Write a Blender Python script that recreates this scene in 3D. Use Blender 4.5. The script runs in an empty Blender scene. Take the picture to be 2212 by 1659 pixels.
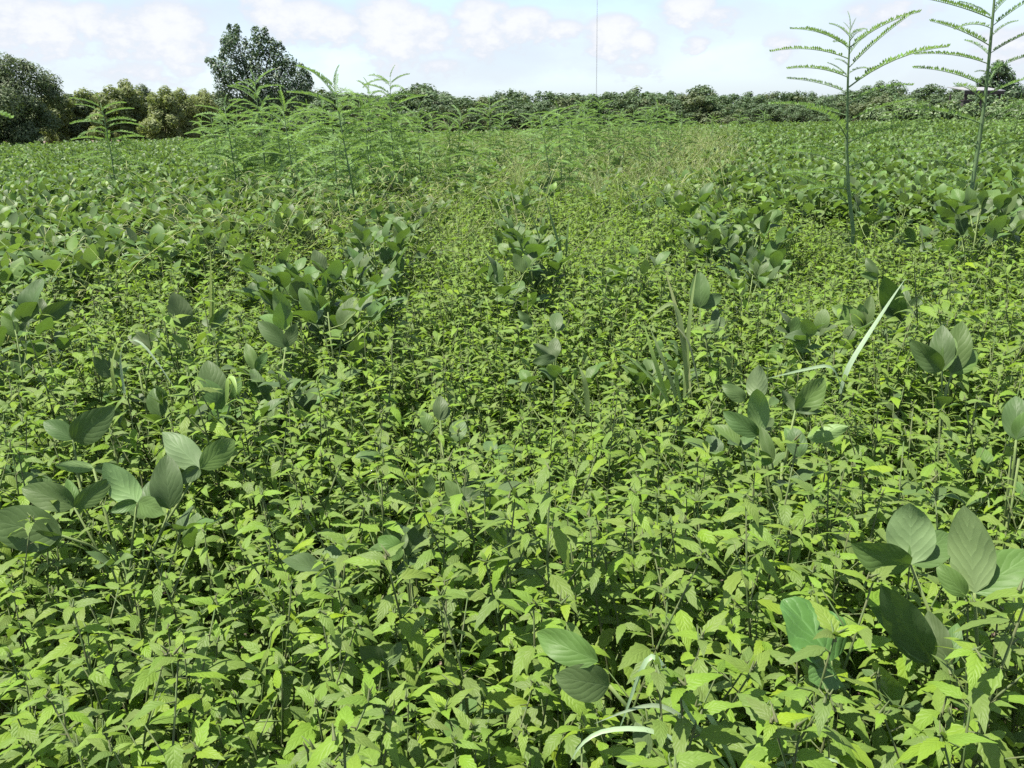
import bpy, math, random
import numpy as np
from mathutils import Matrix, Vector, Euler

rng = np.random.default_rng(11)
random.seed(11)
scene = bpy.context.scene
R = math.radians

# ------------------------------------------------------------------ camera
F, CX, CY = 1736.0, 1106.0, 829.5          # focal length and centre in units of a 2212-wide picture
PITCH, ROLL, CAMZ = R(17.89), R(1.36), 1.2
_f = np.array([0, math.cos(PITCH), -math.sin(PITCH)])
_u0 = np.array([0, math.sin(PITCH), math.cos(PITCH)])
_r0 = np.array([1.0, 0, 0])
_r = math.cos(ROLL) * _r0 - math.sin(ROLL) * _u0
_u = math.cos(ROLL) * _u0 + math.sin(ROLL) * _r0
cam_d = bpy.data.cameras.new('camera')
cam = bpy.data.objects.new('camera', cam_d)
scene.collection.objects.link(cam)
M = Matrix(((_r[0], _u[0], -_f[0], 0), (_r[1], _u[1], -_f[1], 0), (_r[2], _u[2], -_f[2], CAMZ), (0, 0, 0, 1)))
cam.matrix_world = M
cam_d.sensor_width = 36
cam_d.lens = 36 * F / 2212
cam_d.clip_start, cam_d.clip_end = 0.02, 5000
scene.camera = cam


def ray(px, py):
    return _f + (px - CX) / F * _r + (CY - py) / F * _u


def at_z(px, py, z):
    d = ray(px, py)
    return np.array([0, 0, CAMZ]) + d * ((z - CAMZ) / d[2])


def at_y(px, py, y):
    d = ray(px, py)
    return np.array([0, 0, CAMZ]) + d * (y / d[1])


def horizon(px):
    return 269.0 - (px - CX) * 0.0237


def project(p):
    q = np.asarray(p, float) - np.array([0, 0, CAMZ])
    w = q @ _f
    return CX + F * (q @ _r) / w, CY - F * (q @ _u) / w, w


# ------------------------------------------------------------------ light
SUN_EL, SUN_AZ = R(69), R(-97)             # azimuth from +Y (ahead) towards +X
world = bpy.data.worlds.new('World')
scene.world = world
world.use_nodes = True
wn, wl = world.node_tree.nodes, world.node_tree.links
wn.clear()


def wmath(op, a, b=None, c=None, clamp=False):
    n = wn.new('ShaderNodeMath')
    n.operation = op
    n.use_clamp = clamp
    for i, v in enumerate((a, b, c)):
        if v is None:
            continue
        if isinstance(v, (int, float)):
            n.inputs[i].default_value = v
        else:
            wl.new(v, n.inputs[i])
    return n.outputs[0]


def wstep(x, lo, hi):
    n = wn.new('ShaderNodeMapRange')
    n.interpolation_type = 'SMOOTHSTEP'
    wl.new(x, n.inputs[0])
    n.inputs[1].default_value, n.inputs[2].default_value = lo, hi
    return n.outputs[0]


sky = wn.new('ShaderNodeTexSky')
sky.sky_type = 'NISHITA'
sky.sun_disc = False
sky.sun_elevation = SUN_EL
sky.sun_rotation = SUN_AZ
sky.air_density, sky.dust_density, sky.ozone_density = 1.0, 0.7, 1.5
tc = wn.new('ShaderNodeTexCoord')
sep = wn.new('ShaderNodeSeparateXYZ')
wl.new(tc.outputs['Generated'], sep.inputs[0])
dx, dy, dz = sep.outputs
az = wmath('ARCTAN2', dx, dy)
hyp = wmath('SQRT', wmath('ADD', wmath('MULTIPLY', dx, dx), wmath('MULTIPLY', dy, dy)))
el = wmath('ARCTAN2', dz, hyp)


def wnoise(scale, detail, rough=0.55, stretch=1.6, off=0.0):
    cmb = wn.new('ShaderNodeCombineXYZ')
    wl.new(wmath('MULTIPLY', az, 1.0), cmb.inputs[0])
    wl.new(wmath('MULTIPLY', el, stretch), cmb.inputs[1])
    cmb.inputs[2].default_value = off
    n = wn.new('ShaderNodeTexNoise')
    n.inputs['Scale'].default_value = scale
    n.inputs['Detail'].default_value = detail
    n.inputs['Roughness'].default_value = rough
    wl.new(cmb.outputs[0], n.inputs['Vector'])
    return n.outputs['Fac']


puff = wnoise(46, 8, 0.62)
warp = wnoise(14, 3, 0.5, 1.5, 3.3)
broad = wnoise(5.5, 5, 0.55, 2.4, 7.7)
azw = wmath('ADD', az, wmath('MULTIPLY', wmath('SUBTRACT', warp, 0.5), 0.035))
elw = wmath('ADD', el, wmath('MULTIPLY', wmath('SUBTRACT', puff, 0.5), 0.016))
CLOUDS = [  # cumulus heads: centre and half sizes (2212-wide picture units), weight
    (95, 40, 60, 34, 1.0), (185, 32, 40, 22, .9), (15, 20, 50, 34, .8), (370, 55, 62, 46, 1.0), (275, 62, 60, 34, .8),
    (655, 30, 70, 26, 1.0), (722, 48, 50, 18, 1.0), (575, 5, 40, 30, .9), (845, 45, 70, 44, 1.05), (925, 58, 40, 30, .8), (1040, 40, 58, 36, 1.0), (1135, 42, 55, 24, .95),
    (1215, 58, 42, 14, .8), (1325, 62, 52, 28, 1.05), (1380, 85, 34, 20, .95), (1488, 12, 44, 20, 1.0), (1555, 30, 52, 16, .6),
    (1500, 92, 34, 14, .75), (955, 140, 50, 14, .6), (1375, 148, 48, 14, .55), (1690, 88, 40, 20, .6), (2190, 90, 60, 30, .7),
    (1920, 20, 90, 22, .5), (310, 150, 90, 24, .5)]
acc = None
for (px, py, a, b, w) in CLOUDS:
    a, b = (a * 1.28, b * 1.2) if w >= .8 else (a, b)
    d = ray(px, py)
    a0, e0 = math.atan2(d[0], d[1]), math.atan2(d[2], math.hypot(d[0], d[1]))
    du = wmath('MULTIPLY', wmath('SUBTRACT', azw, a0), F / a)
    dv = wmath('MULTIPLY', wmath('SUBTRACT', elw, e0), F / b)
    dv = wmath('MAXIMUM', dv, wmath('MULTIPLY', dv, 0.5))
    rr = wmath('ADD', wmath('MULTIPLY', du, du), wmath('MULTIPLY', dv, dv))
    v = wmath('MULTIPLY', wmath('SUBTRACT', 1.0, rr), w)
    acc = v if acc is None else wmath('MAXIMUM', acc, v)
dens = wmath('ADD', acc, wmath('MULTIPLY', wmath('SUBTRACT', puff, 0.5), 2.0))
heads = wstep(dens, -0.1, 0.6)
core = wstep(dens, 0.15, 1.1)
veil = wstep(broad, 0.36, 0.66)
# the cloud cover goes on over the rest of the sky
far_cl = wstep(wmath('ADD', wnoise(3.2, 6, 0.6, 1.7, 1.1), wmath('MULTIPLY', wmath('SUBTRACT', puff, .5), .12)), 0.52, 0.64)
front = wmath('MULTIPLY', wstep(wmath('ABSOLUTE', az), 0.95, 0.62), wstep(el, 0.34, 0.2))
high = wmath('MULTIPLY', far_cl, wmath('SUBTRACT', 1.0, front))
body = wmath('MAXIMUM', heads, wmath('MULTIPLY', high, 0.9))
lowhaze = wstep(el, 0.13, 0.0)
veil = wmath('MAXIMUM', wmath('ADD', wmath('MULTIPLY', veil, 0.4), 0.25), wmath('MULTIPLY', lowhaze, 0.85))


def wmix(fac, c1, c2):
    m = wn.new('ShaderNodeMix')
    m.data_type = 'RGBA'
    wl.new(fac, m.inputs[0])
    for s, c in ((m.inputs[6], c1), (m.inputs[7], c2)):
        if isinstance(c, tuple):
            s.default_value = (*c, 1)
        else:
            wl.new(c, s)
    return m.outputs[2]


# broad pale banks under and behind the heads
BANKS = [(150, 95, 330, 85), (420, 60, 150, 60), (700, 60, 150, 45), (900, 85, 190, 60), (1140, 95, 290, 62), (1350, 110, 150, 50), (1560, 60, 170, 50), (1900, 75, 330, 75), (2200, 110, 200, 90), (960, 150, 240, 40)]
bank = None
for (px, py, a, b) in BANKS:
    d = ray(px, py)
    a0, e0 = math.atan2(d[0], d[1]), math.atan2(d[2], math.hypot(d[0], d[1]))
    du = wmath('MULTIPLY', wmath('SUBTRACT', azw, a0), F / a)
    dv = wmath('MULTIPLY', wmath('SUBTRACT', elw, e0), F / b)
    v = wmath('SUBTRACT', 1.0, wmath('ADD', wmath('MULTIPLY', du, du), wmath('MULTIPLY', dv, dv)))
    bank = v if bank is None else wmath('MAXIMUM', bank, v)
bank = wstep(wmath('ADD', bank, wmath('MULTIPLY', wmath('SUBTRACT', warp, 0.5), 1.6)), -0.25, 0.85)
# radiances before the background strength
SK = .92 / .085
hazecol = (.242 * SK, .281 * SK, .334 * SK)
col = wmix(veil, sky.outputs[0], hazecol)
col = wmix(wmath('MULTIPLY', bank, 0.6), col, (.282 * SK, .306 * SK, .340 * SK))
ccol = wmix(wmath('MAXIMUM', core, wmath('MULTIPLY', high, 0.8)), (.290 * SK, .310 * SK, .345 * SK), (.352 * SK, .362 * SK, .378 * SK))
col = wmix(body, col, ccol)
bg = wn.new('ShaderNodeBackground')
bg.inputs['Strength'].default_value = 0.085
wl.new(col, bg.inputs['Color'])
wo = wn.new('ShaderNodeOutputWorld')
wl.new(bg.outputs[0], wo.inputs[0])
world.cycles.sampling_method = 'MANUAL'
world.cycles.sample_map_resolution = 512

sd = bpy.data.lights.new('sun', 'SUN')
sd.energy, sd.angle, sd.color = 4.5, R(0.53), (1.0, 0.945, 0.84)
sun = bpy.data.objects.new('sun', sd)
scene.collection.objects.link(sun)
_s = Vector((math.cos(SUN_EL) * math.sin(SUN_AZ), math.cos(SUN_EL) * math.cos(SUN_AZ), math.sin(SUN_EL)))
sun.rotation_euler = _s.to_track_quat('Z', 'Y').to_euler()
sun.location = (0, 0, 30)

vs = scene.view_settings
vs.view_transform, vs.look, vs.exposure, vs.gamma = 'Standard', 'None', 1.58, 1.0
vs.use_curve_mapping = False
scene.cycles.max_bounces = 6
scene.cycles.diffuse_bounces = 4
scene.cycles.glossy_bounces = 2
scene.cycles.transmission_bounces = 4
scene.cycles.transparent_max_bounces = 4
scene.cycles.caustics_reflective = False
scene.cycles.caustics_refractive = False
scene.cycles.use_denoising = False
scene.cycles.sample_clamp_indirect = 6.0


# ------------------------------------------------------------------ helpers
def link(o):
    scene.collection.objects.link(o)
    return o


def tag(o, label=None, cat=None, group=None, kind=None):
    for k, v in (('label', label), ('category', cat), ('group', group), ('kind', kind)):
        if v:
            o[k] = v
    return o


def empty(name, loc, rz=0.0, s=1.0):
    o = bpy.data.objects.new(name, None)
    o.empty_display_size = 0.05
    o.location = loc
    o.rotation_euler = (0, 0, rz)
    o.scale = (s, s, s)
    return link(o)


def child(name, mesh, parent, mat4=None):
    o = bpy.data.objects.new(name, mesh)
    o.parent = parent
    if mat4 is not None:
        o.matrix_basis = mat4
    return link(o)


class MB:
    """collects vertices, faces, leaf coordinates and a random number per leaf"""

    def __init__(self):
        self.v, self.f, self.uv, self.rn, self.mi, self.n = [], [], [], [], [], 0

    def add(self, V, Fc, UV=None, rnd=0.0, mi=0):
        V = np.asarray(V, float)
        k = len(V)
        self.v.append(V)
        self.f += [tuple(i + self.n for i in q) for q in Fc]
        self.uv.append(np.zeros((k, 2)) + 0.25 if UV is None else np.asarray(UV, float))
        self.rn.append(np.full(k, rnd))
        self.mi += [mi] * len(Fc)
        self.n += k
        return self

    def tube(self, pts, radii, sides=5, mi=0, rnd=0.5):
        pts = np.asarray(pts, float)
        n = len(pts)
        V, Fc = [], []
        for i in range(n):
            t = pts[min(i + 1, n - 1)] - pts[max(i - 1, 0)]
            t = t / (np.linalg.norm(t) + 1e-9)
            a = np.cross(t, (0.31, 0.93, 0.2) if abs(t[2]) > .8 else (0, 0, 1.0))
            a /= np.linalg.norm(a) + 1e-9
            b = np.cross(t, a)
            for k in range(sides):
                w = 2 * math.pi * k / sides
                V.append(pts[i] + radii[i] * (math.cos(w) * a + math.sin(w) * b))
        for i in range(n - 1):
            for k in range(sides):
                k2 = (k + 1) % sides
                Fc.append((i * sides + k, i * sides + k2, (i + 1) * sides + k2, (i + 1) * sides + k))
        Fc.append(tuple(range((n - 1) * sides, n * sides)))
        UV = np.array([(i / max(1, n - 1), k / sides) for i in range(n) for k in range(sides)])
        return self.add(V, Fc, UV, rnd, mi)

    def add_m(self, other, m4, rnd=None):
        """adds another MB through a matrix"""
        m = np.array(m4)
        V = np.concatenate(other.v) @ m[:3, :3].T + m[:3, 3]
        self.v.append(V)
        self.f += [tuple(i + self.n for i in q) for q in other.f]
        self.uv.append(np.concatenate(other.uv))
        self.rn.append(np.full(len(V), rnd) if rnd is not None else np.concatenate(other.rn))
        self.mi += other.mi
        self.n += len(V)
        return self

    def mesh(self, name, mats, smooth=True):
        V = np.concatenate(self.v)
        me = bpy.data.meshes.new(name)
        me.from_pydata(V.tolist(), [], self.f)
        uv = me.uv_layers.new(name='leaf')
        li = np.empty(len(me.loops), np.int32)
        me.loops.foreach_get('vertex_index', li)
        uv.data.foreach_set('uv', np.concatenate(self.uv)[li].ravel())
        at = me.attributes.new('rnd', 'FLOAT', 'POINT')
        at.data.foreach_set('value', np.concatenate(self.rn))
        for m in (mats if isinstance(mats, (list, tuple)) else [mats]):
            me.materials.append(m)
        me.polygons.foreach_set('material_index', np.array(self.mi, np.int32))
        if smooth:
            me.polygons.foreach_set('use_smooth', np.ones(len(me.polygons), bool))
        me.update()
        return me


def blade(L, W, prof, rows, cols, pitch=0.0, curl=0.0, fold=0.2, tooth=0.0, wave=0.0, cup=0.0, seed=0, bend=0.0):
    """a leaf along +x, upper face +z: returns an MB; curl bends the midrib, fold lifts the two halves"""
    g = np.random.default_rng(seed)
    ph = g.random() * 6.28
    V, UV = [], []
    x = z = 0.0
    y0 = 0.0
    for i in range(rows + 1):
        t = i / rows
        th = pitch + curl * t
        if i:
            x += math.cos(th) * L / rows
            z += math.sin(th) * L / rows
            y0 += bend * t * L / rows
        w = prof(t) * W * 0.5
        if tooth and 0 < i < rows:
            w *= (1.0 + tooth) if i % 2 else (1.0 - tooth)
        for k in range(cols + 1):
            s = -1 + 2 * k / cols
            a = abs(s)
            yy = s * w * math.cos(fold)
            up = a * w * math.sin(fold) + cup * w * (a * a - a) + wave * w * a * math.sin(9 * t + ph + (1.7 if s > 0 else 0))
            xx = x - math.sin(th) * up - (0.10 * L * a * w / (W * .5 + 1e-9) * (1 if tooth == 0 else .6)) * 0.0
            V.append((xx, y0 + yy, z + math.cos(th) * up))
            UV.append((t, (s + 1) / 2))
    c = cols + 1
    Fc = [(i * c + k, (i + 1) * c + k, (i + 1) * c + k + 1, i * c + k + 1) for i in range(rows) for k in range(cols)]
    return MB().add(V, Fc, UV, g.random())


def prof_ovate(t):
    t = min(max(t, 0.0), 1.0)
    return 0.10 + 0.9 * (t / .24) ** .6 if t < .24 else max(0.02, 1 - ((t - .24) / .76) ** 1.55)


def prof_soy(t):
    return max(0.03, math.sin(math.pi * min(1, t) ** .82) ** .72)


def prof_grass(t):
    return max(0.03, min(1, .55 + 2 * t) * (1 - t ** 2.6))


def prof_round(t):
    return max(0.05, math.sin(math.pi * (0.12 + .88 * min(1, t) ** .8)) ** .55)


def lm(p, az_, el_, roll=0.0, s=1.0):
    """matrix of a leaf at p, pointing to azimuth az_ (from +x), lifted by el_"""
    return Matrix.Translation(Vector(p)) @ Matrix.Rotation(az_, 4, 'Z') @ Matrix.Rotation(-el_, 4, 'Y') @ Matrix.Rotation(roll, 4, 'X') @ Matrix.Scale(s, 4)


def span_matrix(a, b, nrm, L=None):
    """leaf of unit length from a to b with its upper face turned to nrm"""
    a, b, nrm = Vector(a), Vector(b), Vector(nrm)
    x = b - a
    s = x.length
    x.normalize()
    z = nrm - x * nrm.dot(x)
    if z.length < 1e-4:
        z = Vector((0, 0, 1)) - x * x.z
    z.normalize()
    y = z.cross(x)
    m = Matrix(((x.x, y.x, z.x, a.x), (x.y, y.y, z.y, a.y), (x.z, y.z, z.z, a.z), (0, 0, 0, 1)))
    return m @ Matrix.Scale(s, 4)


# ------------------------------------------------------------------ materials
def new_mat(name):
    m = bpy.data.materials.new(name)
    m.use_nodes = True
    m.node_tree.nodes.clear()
    return m, m.node_tree.nodes, m.node_tree.links


def leaf_mat(name, top, under, trans, tfac=.3, rough=.5, spec=.3, veins=0, vang=.55, bump=.3, vlight=.25, hue=.02, val=.25, sat=.1, sheen=0.0,
             tipcol=None):
    m, N, Lk = new_mat(name)

    def math_(op, a, b=None, clamp=False):
        n = N.new('ShaderNodeMath')
        n.operation = op
        n.use_clamp = clamp
        for i, v in enumerate((a, b)):
            if v is None:
                continue
            if isinstance(v, (int, float)):
                n.inputs[i].default_value = v
            else:
                Lk.new(v, n.inputs[i])
        return n.outputs[0]

    def mix(f, a, b):
        n = N.new('ShaderNodeMix')
        n.data_type = 'RGBA'
        if isinstance(f, (int, float)):
            n.inputs[0].default_value = f
        else:
            Lk.new(f, n.inputs[0])
        for s, c in ((n.inputs[6], a), (n.inputs[7], b)):
            if isinstance(c, tuple):
                s.default_value = (*c, 1)
            else:
                Lk.new(c, s)
        return n.outputs[2]
    geo = N.new('ShaderNodeNewGeometry')
    oi = N.new('ShaderNodeObjectInfo')
    at = N.new('ShaderNodeAttribute')
    at.attribute_name = 'rnd'
    rnd = math_('FRACT', math_('ADD', math_('MULTIPLY', oi.outputs['Random'], 7.13), math_('MULTIPLY', at.outputs['Fac'], 3.77)))
    rnd2 = math_('FRACT', math_('MULTIPLY', rnd, 13.7))
    c = mix(geo.outputs['Backfacing'], top, under)
    uvn = N.new('ShaderNodeUVMap')
    uvn.uv_map = 'leaf'
    sp = N.new('ShaderNodeSeparateXYZ')
    Lk.new(uvn.outputs[0], sp.inputs[0])
    U, Vc = sp.outputs[0], sp.outputs[1]
    a = math_('MULTIPLY', math_('ABSOLUTE', math_('SUBTRACT', Vc, .5)), 2.0)
    normal = None
    # fine blotches that belong to the leaf
    ns = N.new('ShaderNodeTexNoise')
    ns.inputs['Scale'].default_value = 3.5
    ns.inputs['Detail'].default_value = 4
    cmb = N.new('ShaderNodeCombineXYZ')
    Lk.new(U, cmb.inputs[0])
    Lk.new(Vc, cmb.inputs[1])
    Lk.new(math_('MULTIPLY', rnd, 40.0), cmb.inputs[2])
    Lk.new(cmb.outputs[0], ns.inputs['Vector'])
    if veins:
        ph = math_('SUBTRACT', math_('MULTIPLY', U, float(veins)), math_('MULTIPLY', a, vang * veins * .5))
        ph = math_('ADD', ph, math_('MULTIPLY', ns.outputs['Fac'], 1.1))
        tri = math_('ABSOLUTE', math_('SUBTRACT', math_('MULTIPLY', math_('FRACT', ph), 2.0), 1.0))
        vein = math_('POWER', tri, 7.0)
        mid = math_('SUBTRACT', 1.0, math_('MULTIPLY', a, 16.0), True)
        vm = math_('MAXIMUM', math_('MULTIPLY', vein, .75), mid)
        c = mix(math_('MULTIPLY', vm, vlight), c, tuple(min(1, q * 1.9 + .05) for q in top))
        bp = N.new('ShaderNodeBump')
        bp.inputs['Strength'].default_value = bump
        bp.inputs['Distance'].default_value = .004
        hgt = math_('SUBTRACT', math_('SUBTRACT', 1.0, math_('POWER', tri, 3.0)), math_('MULTIPLY', mid, .8))
        hgt = math_('ADD', hgt, math_('MULTIPLY', ns.outputs['Fac'], .9))
        Lk.new(hgt, bp.inputs['Height'])
        normal = bp.outputs[0]
    if tipcol:
        c = mix(math_('MULTIPLY', math_('POWER', math_('MULTIPLY', rnd2, rnd2), 3.0), .7), c, tipcol)
    hs = N.new('ShaderNodeHueSaturation')
    Lk.new(math_('ADD', .5 - hue, math_('MULTIPLY', rnd2, 2 * hue)), hs.inputs['Hue'])
    Lk.new(math_('ADD', 1 - sat, math_('MULTIPLY', rnd, 2 * sat)), hs.inputs['Saturation'])
    vv = math_('ADD', math_('ADD', 1 - val, math_('MULTIPLY', rnd, 2 * val)), math_('MULTIPLY', math_('SUBTRACT', ns.outputs['Fac'], .5), .3))
    Lk.new(vv, hs.inputs['Value'])
    Lk.new(c, hs.inputs['Color'])
    pb = N.new('ShaderNodeBsdfPrincipled')
    Lk.new(hs.outputs[0], pb.inputs['Base Color'])
    pb.inputs['Roughness'].default_value = rough
    pb.inputs['Specular IOR Level'].default_value = spec
    if sheen:
        pb.inputs['Sheen Weight'].default_value = sheen
        pb.inputs['Sheen Roughness'].default_value = .5
    tr = N.new('ShaderNodeBsdfTranslucent')
    h2 = N.new('ShaderNodeHueSaturation')
    h2.inputs['Color'].default_value = (*trans, 1)
    Lk.new(vv, h2.inputs['Value'])
    Lk.new(h2.outputs[0], tr.inputs['Color'])
    if normal:
        Lk.new(normal, pb.inputs['Normal'])
        Lk.new(normal, tr.inputs['Normal'])
    ms = N.new('ShaderNodeMixShader')
    ms.inputs[0].default_value = tfac
    Lk.new(pb.outputs[0], ms.inputs[1])
    Lk.new(tr.outputs[0], ms.inputs[2])
    out = N.new('ShaderNodeOutputMaterial')
    Lk.new(ms.outputs[0], out.inputs[0])
    return m


def solid_mat(name, c1, c2, scale=20.0, rough=.7, spec=.3, bump=0.0, metal=0.0):
    m, N, Lk = new_mat(name)
    co = N.new('ShaderNodeTexCoord')
    ns = N.new('ShaderNodeTexNoise')
    ns.inputs['Scale'].default_value = scale
    ns.inputs['Detail'].default_value = 5
    Lk.new(co.outputs['Object'], ns.inputs['Vector'])
    rp = N.new('ShaderNodeValToRGB')
    rp.color_ramp.elements[0].position, rp.color_ramp.elements[1].position = .35, .65
    rp.color_ramp.elements[0].color, rp.color_ramp.elements[1].color = (*c1, 1), (*c2, 1)
    Lk.new(ns.outputs['Fac'], rp.inputs[0])
    pb = N.new('ShaderNodeBsdfPrincipled')
    pb.inputs['Roughness'].default_value = rough
    pb.inputs['Specular IOR Level'].default_value = spec
    pb.inputs['Metallic'].default_value = metal
    Lk.new(rp.outputs[0], pb.inputs['Base Color'])
    if bump:
        bp = N.new('ShaderNodeBump')
        bp.inputs['Strength'].default_value = bump
        bp.inputs['Distance'].default_value = .02
        Lk.new(ns.outputs['Fac'], bp.inputs['Height'])
        Lk.new(bp.outputs[0], pb.inputs['Normal'])
    out = N.new('ShaderNodeOutputMaterial')
    Lk.new(pb.outputs[0], out.inputs[0])
    return m


m_sida = leaf_mat('sida_leaf', (.122, .198, .036), (.132, .196, .054), (.19, .31, .03), .38, .5, .22, veins=7, bump=.25, vlight=.16, hue=.014, val=.20, sat=.10,
                  tipcol=(.20, .24, .025))
m_sidastem = solid_mat('sida_stem', (.065, .115, .030), (.085, .095, .04), 60)
m_soy = leaf_mat('soy_leaf', (.066, .112, .034), (.140, .205, .085), (.11, .20, .02), .24, .5, .20, veins=6, vang=.9, bump=.13, vlight=.16, hue=.012, val=.22, sat=.12,
                 sheen=.04)
m_soyfar = leaf_mat('soy_leaf_field', (.080, .138, .044), (.175, .225, .100), (.14, .235, .03), .28, .5, .22, veins=0, hue=.014, val=.30, sat=.14, sheen=0.0,
                    tipcol=(.17, .22, .05))
m_soystem = solid_mat('soy_stem', (.10, .155, .045), (.14, .18, .06), 50)
m_ses = leaf_mat('sesbania_leaf', (.130, .222, .060), (.135, .22, .08), (.19, .32, .055), .32, .6, .1, hue=.012, val=.2, sat=.1)
m_sesstem = solid_mat('sesbania_stem', (.085, .15, .055), (.12, .18, .08), 25)
m_grass = leaf_mat('grass_blade', (.185, .265, .07), (.185, .255, .08), (.22, .32, .05), .3, .4, .4, hue=.02, val=.2, sat=.12)
m_bluegrass = leaf_mat('foxtail_blade', (.30, .40, .24), (.30, .40, .25), (.26, .38, .14), .42, .4, .35, hue=.01, val=.1, sat=.1)
m_straw = leaf_mat('straw', (.24, .275, .11), (.24, .275, .11), (.22, .26, .08), .2, .5, .3, hue=.02, val=.25, sat=.2)
m_melon = leaf_mat('vine_leaf', (.060, .125, .035), (.10, .17, .06), (.1, .2, .03), .22, .4, .4, veins=4, vang=1.2, bump=.25, vlight=.3, hue=.01, val=.08)
m_bark = solid_mat('bark', (.07, .055, .04), (.14, .115, .09), 6, .9, .1, .6)
m_oak = leaf_mat('dark_tree_leaf', (.046, .086, .034), (.06, .1, .048), (.06, .12, .02), .2, .5, .3, hue=.012, val=.18, sat=.12)
m_willow = leaf_mat('willow_leaf', (.150, .190, .058), (.165, .195, .08), (.2, .26, .05), .36, .55, .2, hue=.016, val=.18, sat=.15)
m_willow2 = leaf_mat('grey_willow_leaf', (.075, .112, .046), (.09, .12, .06), (.1, .15, .035), .25, .55, .2, hue=.014, val=.18, sat=.12)
m_wood = leaf_mat('woodland_leaf', (.068, .112, .046), (.075, .115, .055), (.09, .145, .03), .2, .55, .2, hue=.02, val=.18, sat=.15)
m_wood2 = leaf_mat('olive_woodland_leaf', (.080, .110, .042), (.09, .115, .055), (.1, .14, .03), .2, .55, .2, hue=.02, val=.18, sat=.15)
m_vine = leaf_mat('shrub_leaf', (.095, .150, .048), (.11, .16, .07), (.13, .21, .035), .25, .5, .3, hue=.015, val=.3, sat=.12)
m_steel = solid_mat('galvanised_steel', (.16, .175, .19), (.20, .215, .23), 3, .5, .4)
m_roof = solid_mat('roof_metal', (.17, .17, .18), (.22, .22, .22), 2, .5, .4)
m_darkwood = solid_mat('weathered_wood', (.035, .033, .034), (.06, .055, .05), 4, .85, .2)

# soil
m_soil, N, Lk = new_mat('soil')
co = N.new('ShaderNodeTexCoord')
n1 = N.new('ShaderNodeTexNoise')
n1.inputs['Scale'].default_value, n1.inputs['Detail'].default_value = 26, 8
n2 = N.new('ShaderNodeTexVoronoi')
n2.inputs['Scale'].default_value = 60
rp = N.new('ShaderNodeValToRGB')
rp.color_ramp.elements[0].position, rp.color_ramp.elements[1].position = .35, .7
rp.color_ramp.elements[0].color, rp.color_ramp.elements[1].color = (.075, .055, .04, 1), (.24, .19, .14, 1)
pb = N.new('ShaderNodeBsdfPrincipled')
pb.inputs['Roughness'].default_value = .95
bp = N.new('ShaderNodeBump')
bp.inputs['Distance'].default_value = .03
for n in (n1, n2):
    Lk.new(co.outputs['Object'], n.inputs['Vector'])
Lk.new(n1.outputs['Fac'], rp.inputs[0])
Lk.new(rp.outputs[0], pb.inputs['Base Color'])
Lk.new(n2.outputs['Distance'], bp.inputs['Height'])
Lk.new(bp.outputs[0], pb.inputs['Normal'])
out = N.new('ShaderNodeOutputMaterial')
Lk.new(pb.outputs[0], out.inputs[0])

# ------------------------------------------------------------------ ground
gx = np.concatenate([[-3000, -400, -60], np.linspace(-6, 6, 49), [60, 400, 3000]])
gy = np.concatenate([[-3000, -300, -40], np.linspace(-2, 10, 49), [60, 400, 3000]])
V, Fc = [], []
for j, yy in enumerate(gy):
    for i, xx in enumerate(gx):
        near = abs(xx) < 6.1 and -2.1 < yy < 10.1
        V.append((xx, yy, (.02 * math.sin(xx * 8.3 + 1) * math.sin(yy * 2.1) + rng.normal() * .006) if near else 0.0))
nx = len(gx)
Fc = [(j * nx + i, j * nx + i + 1, (j + 1) * nx + i + 1, (j + 1) * nx + i) for j in range(len(gy) - 1) for i in range(nx - 1)]
tag(link(bpy.data.objects.new('ground', MB().add(V, Fc).mesh('ground', m_soil))), 'brown soil of the field under the weeds', None, None, 'structure')

# ------------------------------------------------------------------ trees
def crown_mb(lobes, n, size, seed, aspect=.5, up=.35, shell=.55):
    """leaf-sized faces spread through lobes (cx, cy, cz, rx, ry, rz)"""
    g = np.random.default_rng(seed)
    lb = np.array(lobes, float)
    wgt = (lb[:, 3] * lb[:, 4] * lb[:, 5]) ** (2 / 3)
    pick = g.choice(len(lb), n, p=wgt / wgt.sum())
    d = g.normal(size=(n, 3))
    d /= np.linalg.norm(d, axis=1)[:, None]
    rad = shell + (1.06 - shell) * g.random(n) ** .6
    rad += (g.random(n) < .06) * g.random(n) * .22
    P = lb[pick, :3] + d * rad[:, None] * lb[pick, 3:]
    keep = P[:, 2] > .15
    P, d = P[keep], d[keep]
    n = len(P)
    nrm = d * 1.0 + g.normal(size=(n, 3)) * .42
    nrm[:, 2] += up
    nrm /= np.linalg.norm(nrm, axis=1)[:, None]
    t = np.cross(nrm, g.normal(size=(n, 3)))
    t /= np.linalg.norm(t, axis=1)[:, None]
    b = np.cross(nrm, t)
    s = size * (.6 + .8 * g.random(n))[:, None]
    # a pointed, slightly folded leaf face
    v0, v1 = P - t * s, P + b * s * aspect + t * s * .1 - nrm * s * .12
    v2, v3 = P + t * s, P - b * s * aspect + t * s * .1 - nrm * s * .12
    V = np.stack([v0, v1, v2, v3], 1).reshape(-1, 3)
    mb = MB()
    mb.v.append(V)
    mb.f = [(4 * i, 4 * i + 1, 4 * i + 2, 4 * i + 3) for i in range(n)]
    mb.uv.append(np.tile(np.array([(0, .5), (.5, 1), (1, .5), (.5, 0)], float), (n, 1)))
    mb.rn.append(np.repeat(g.random(n), 4))
    mb.mi = [0] * n
    mb.n = 4 * n
    return mb


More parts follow.
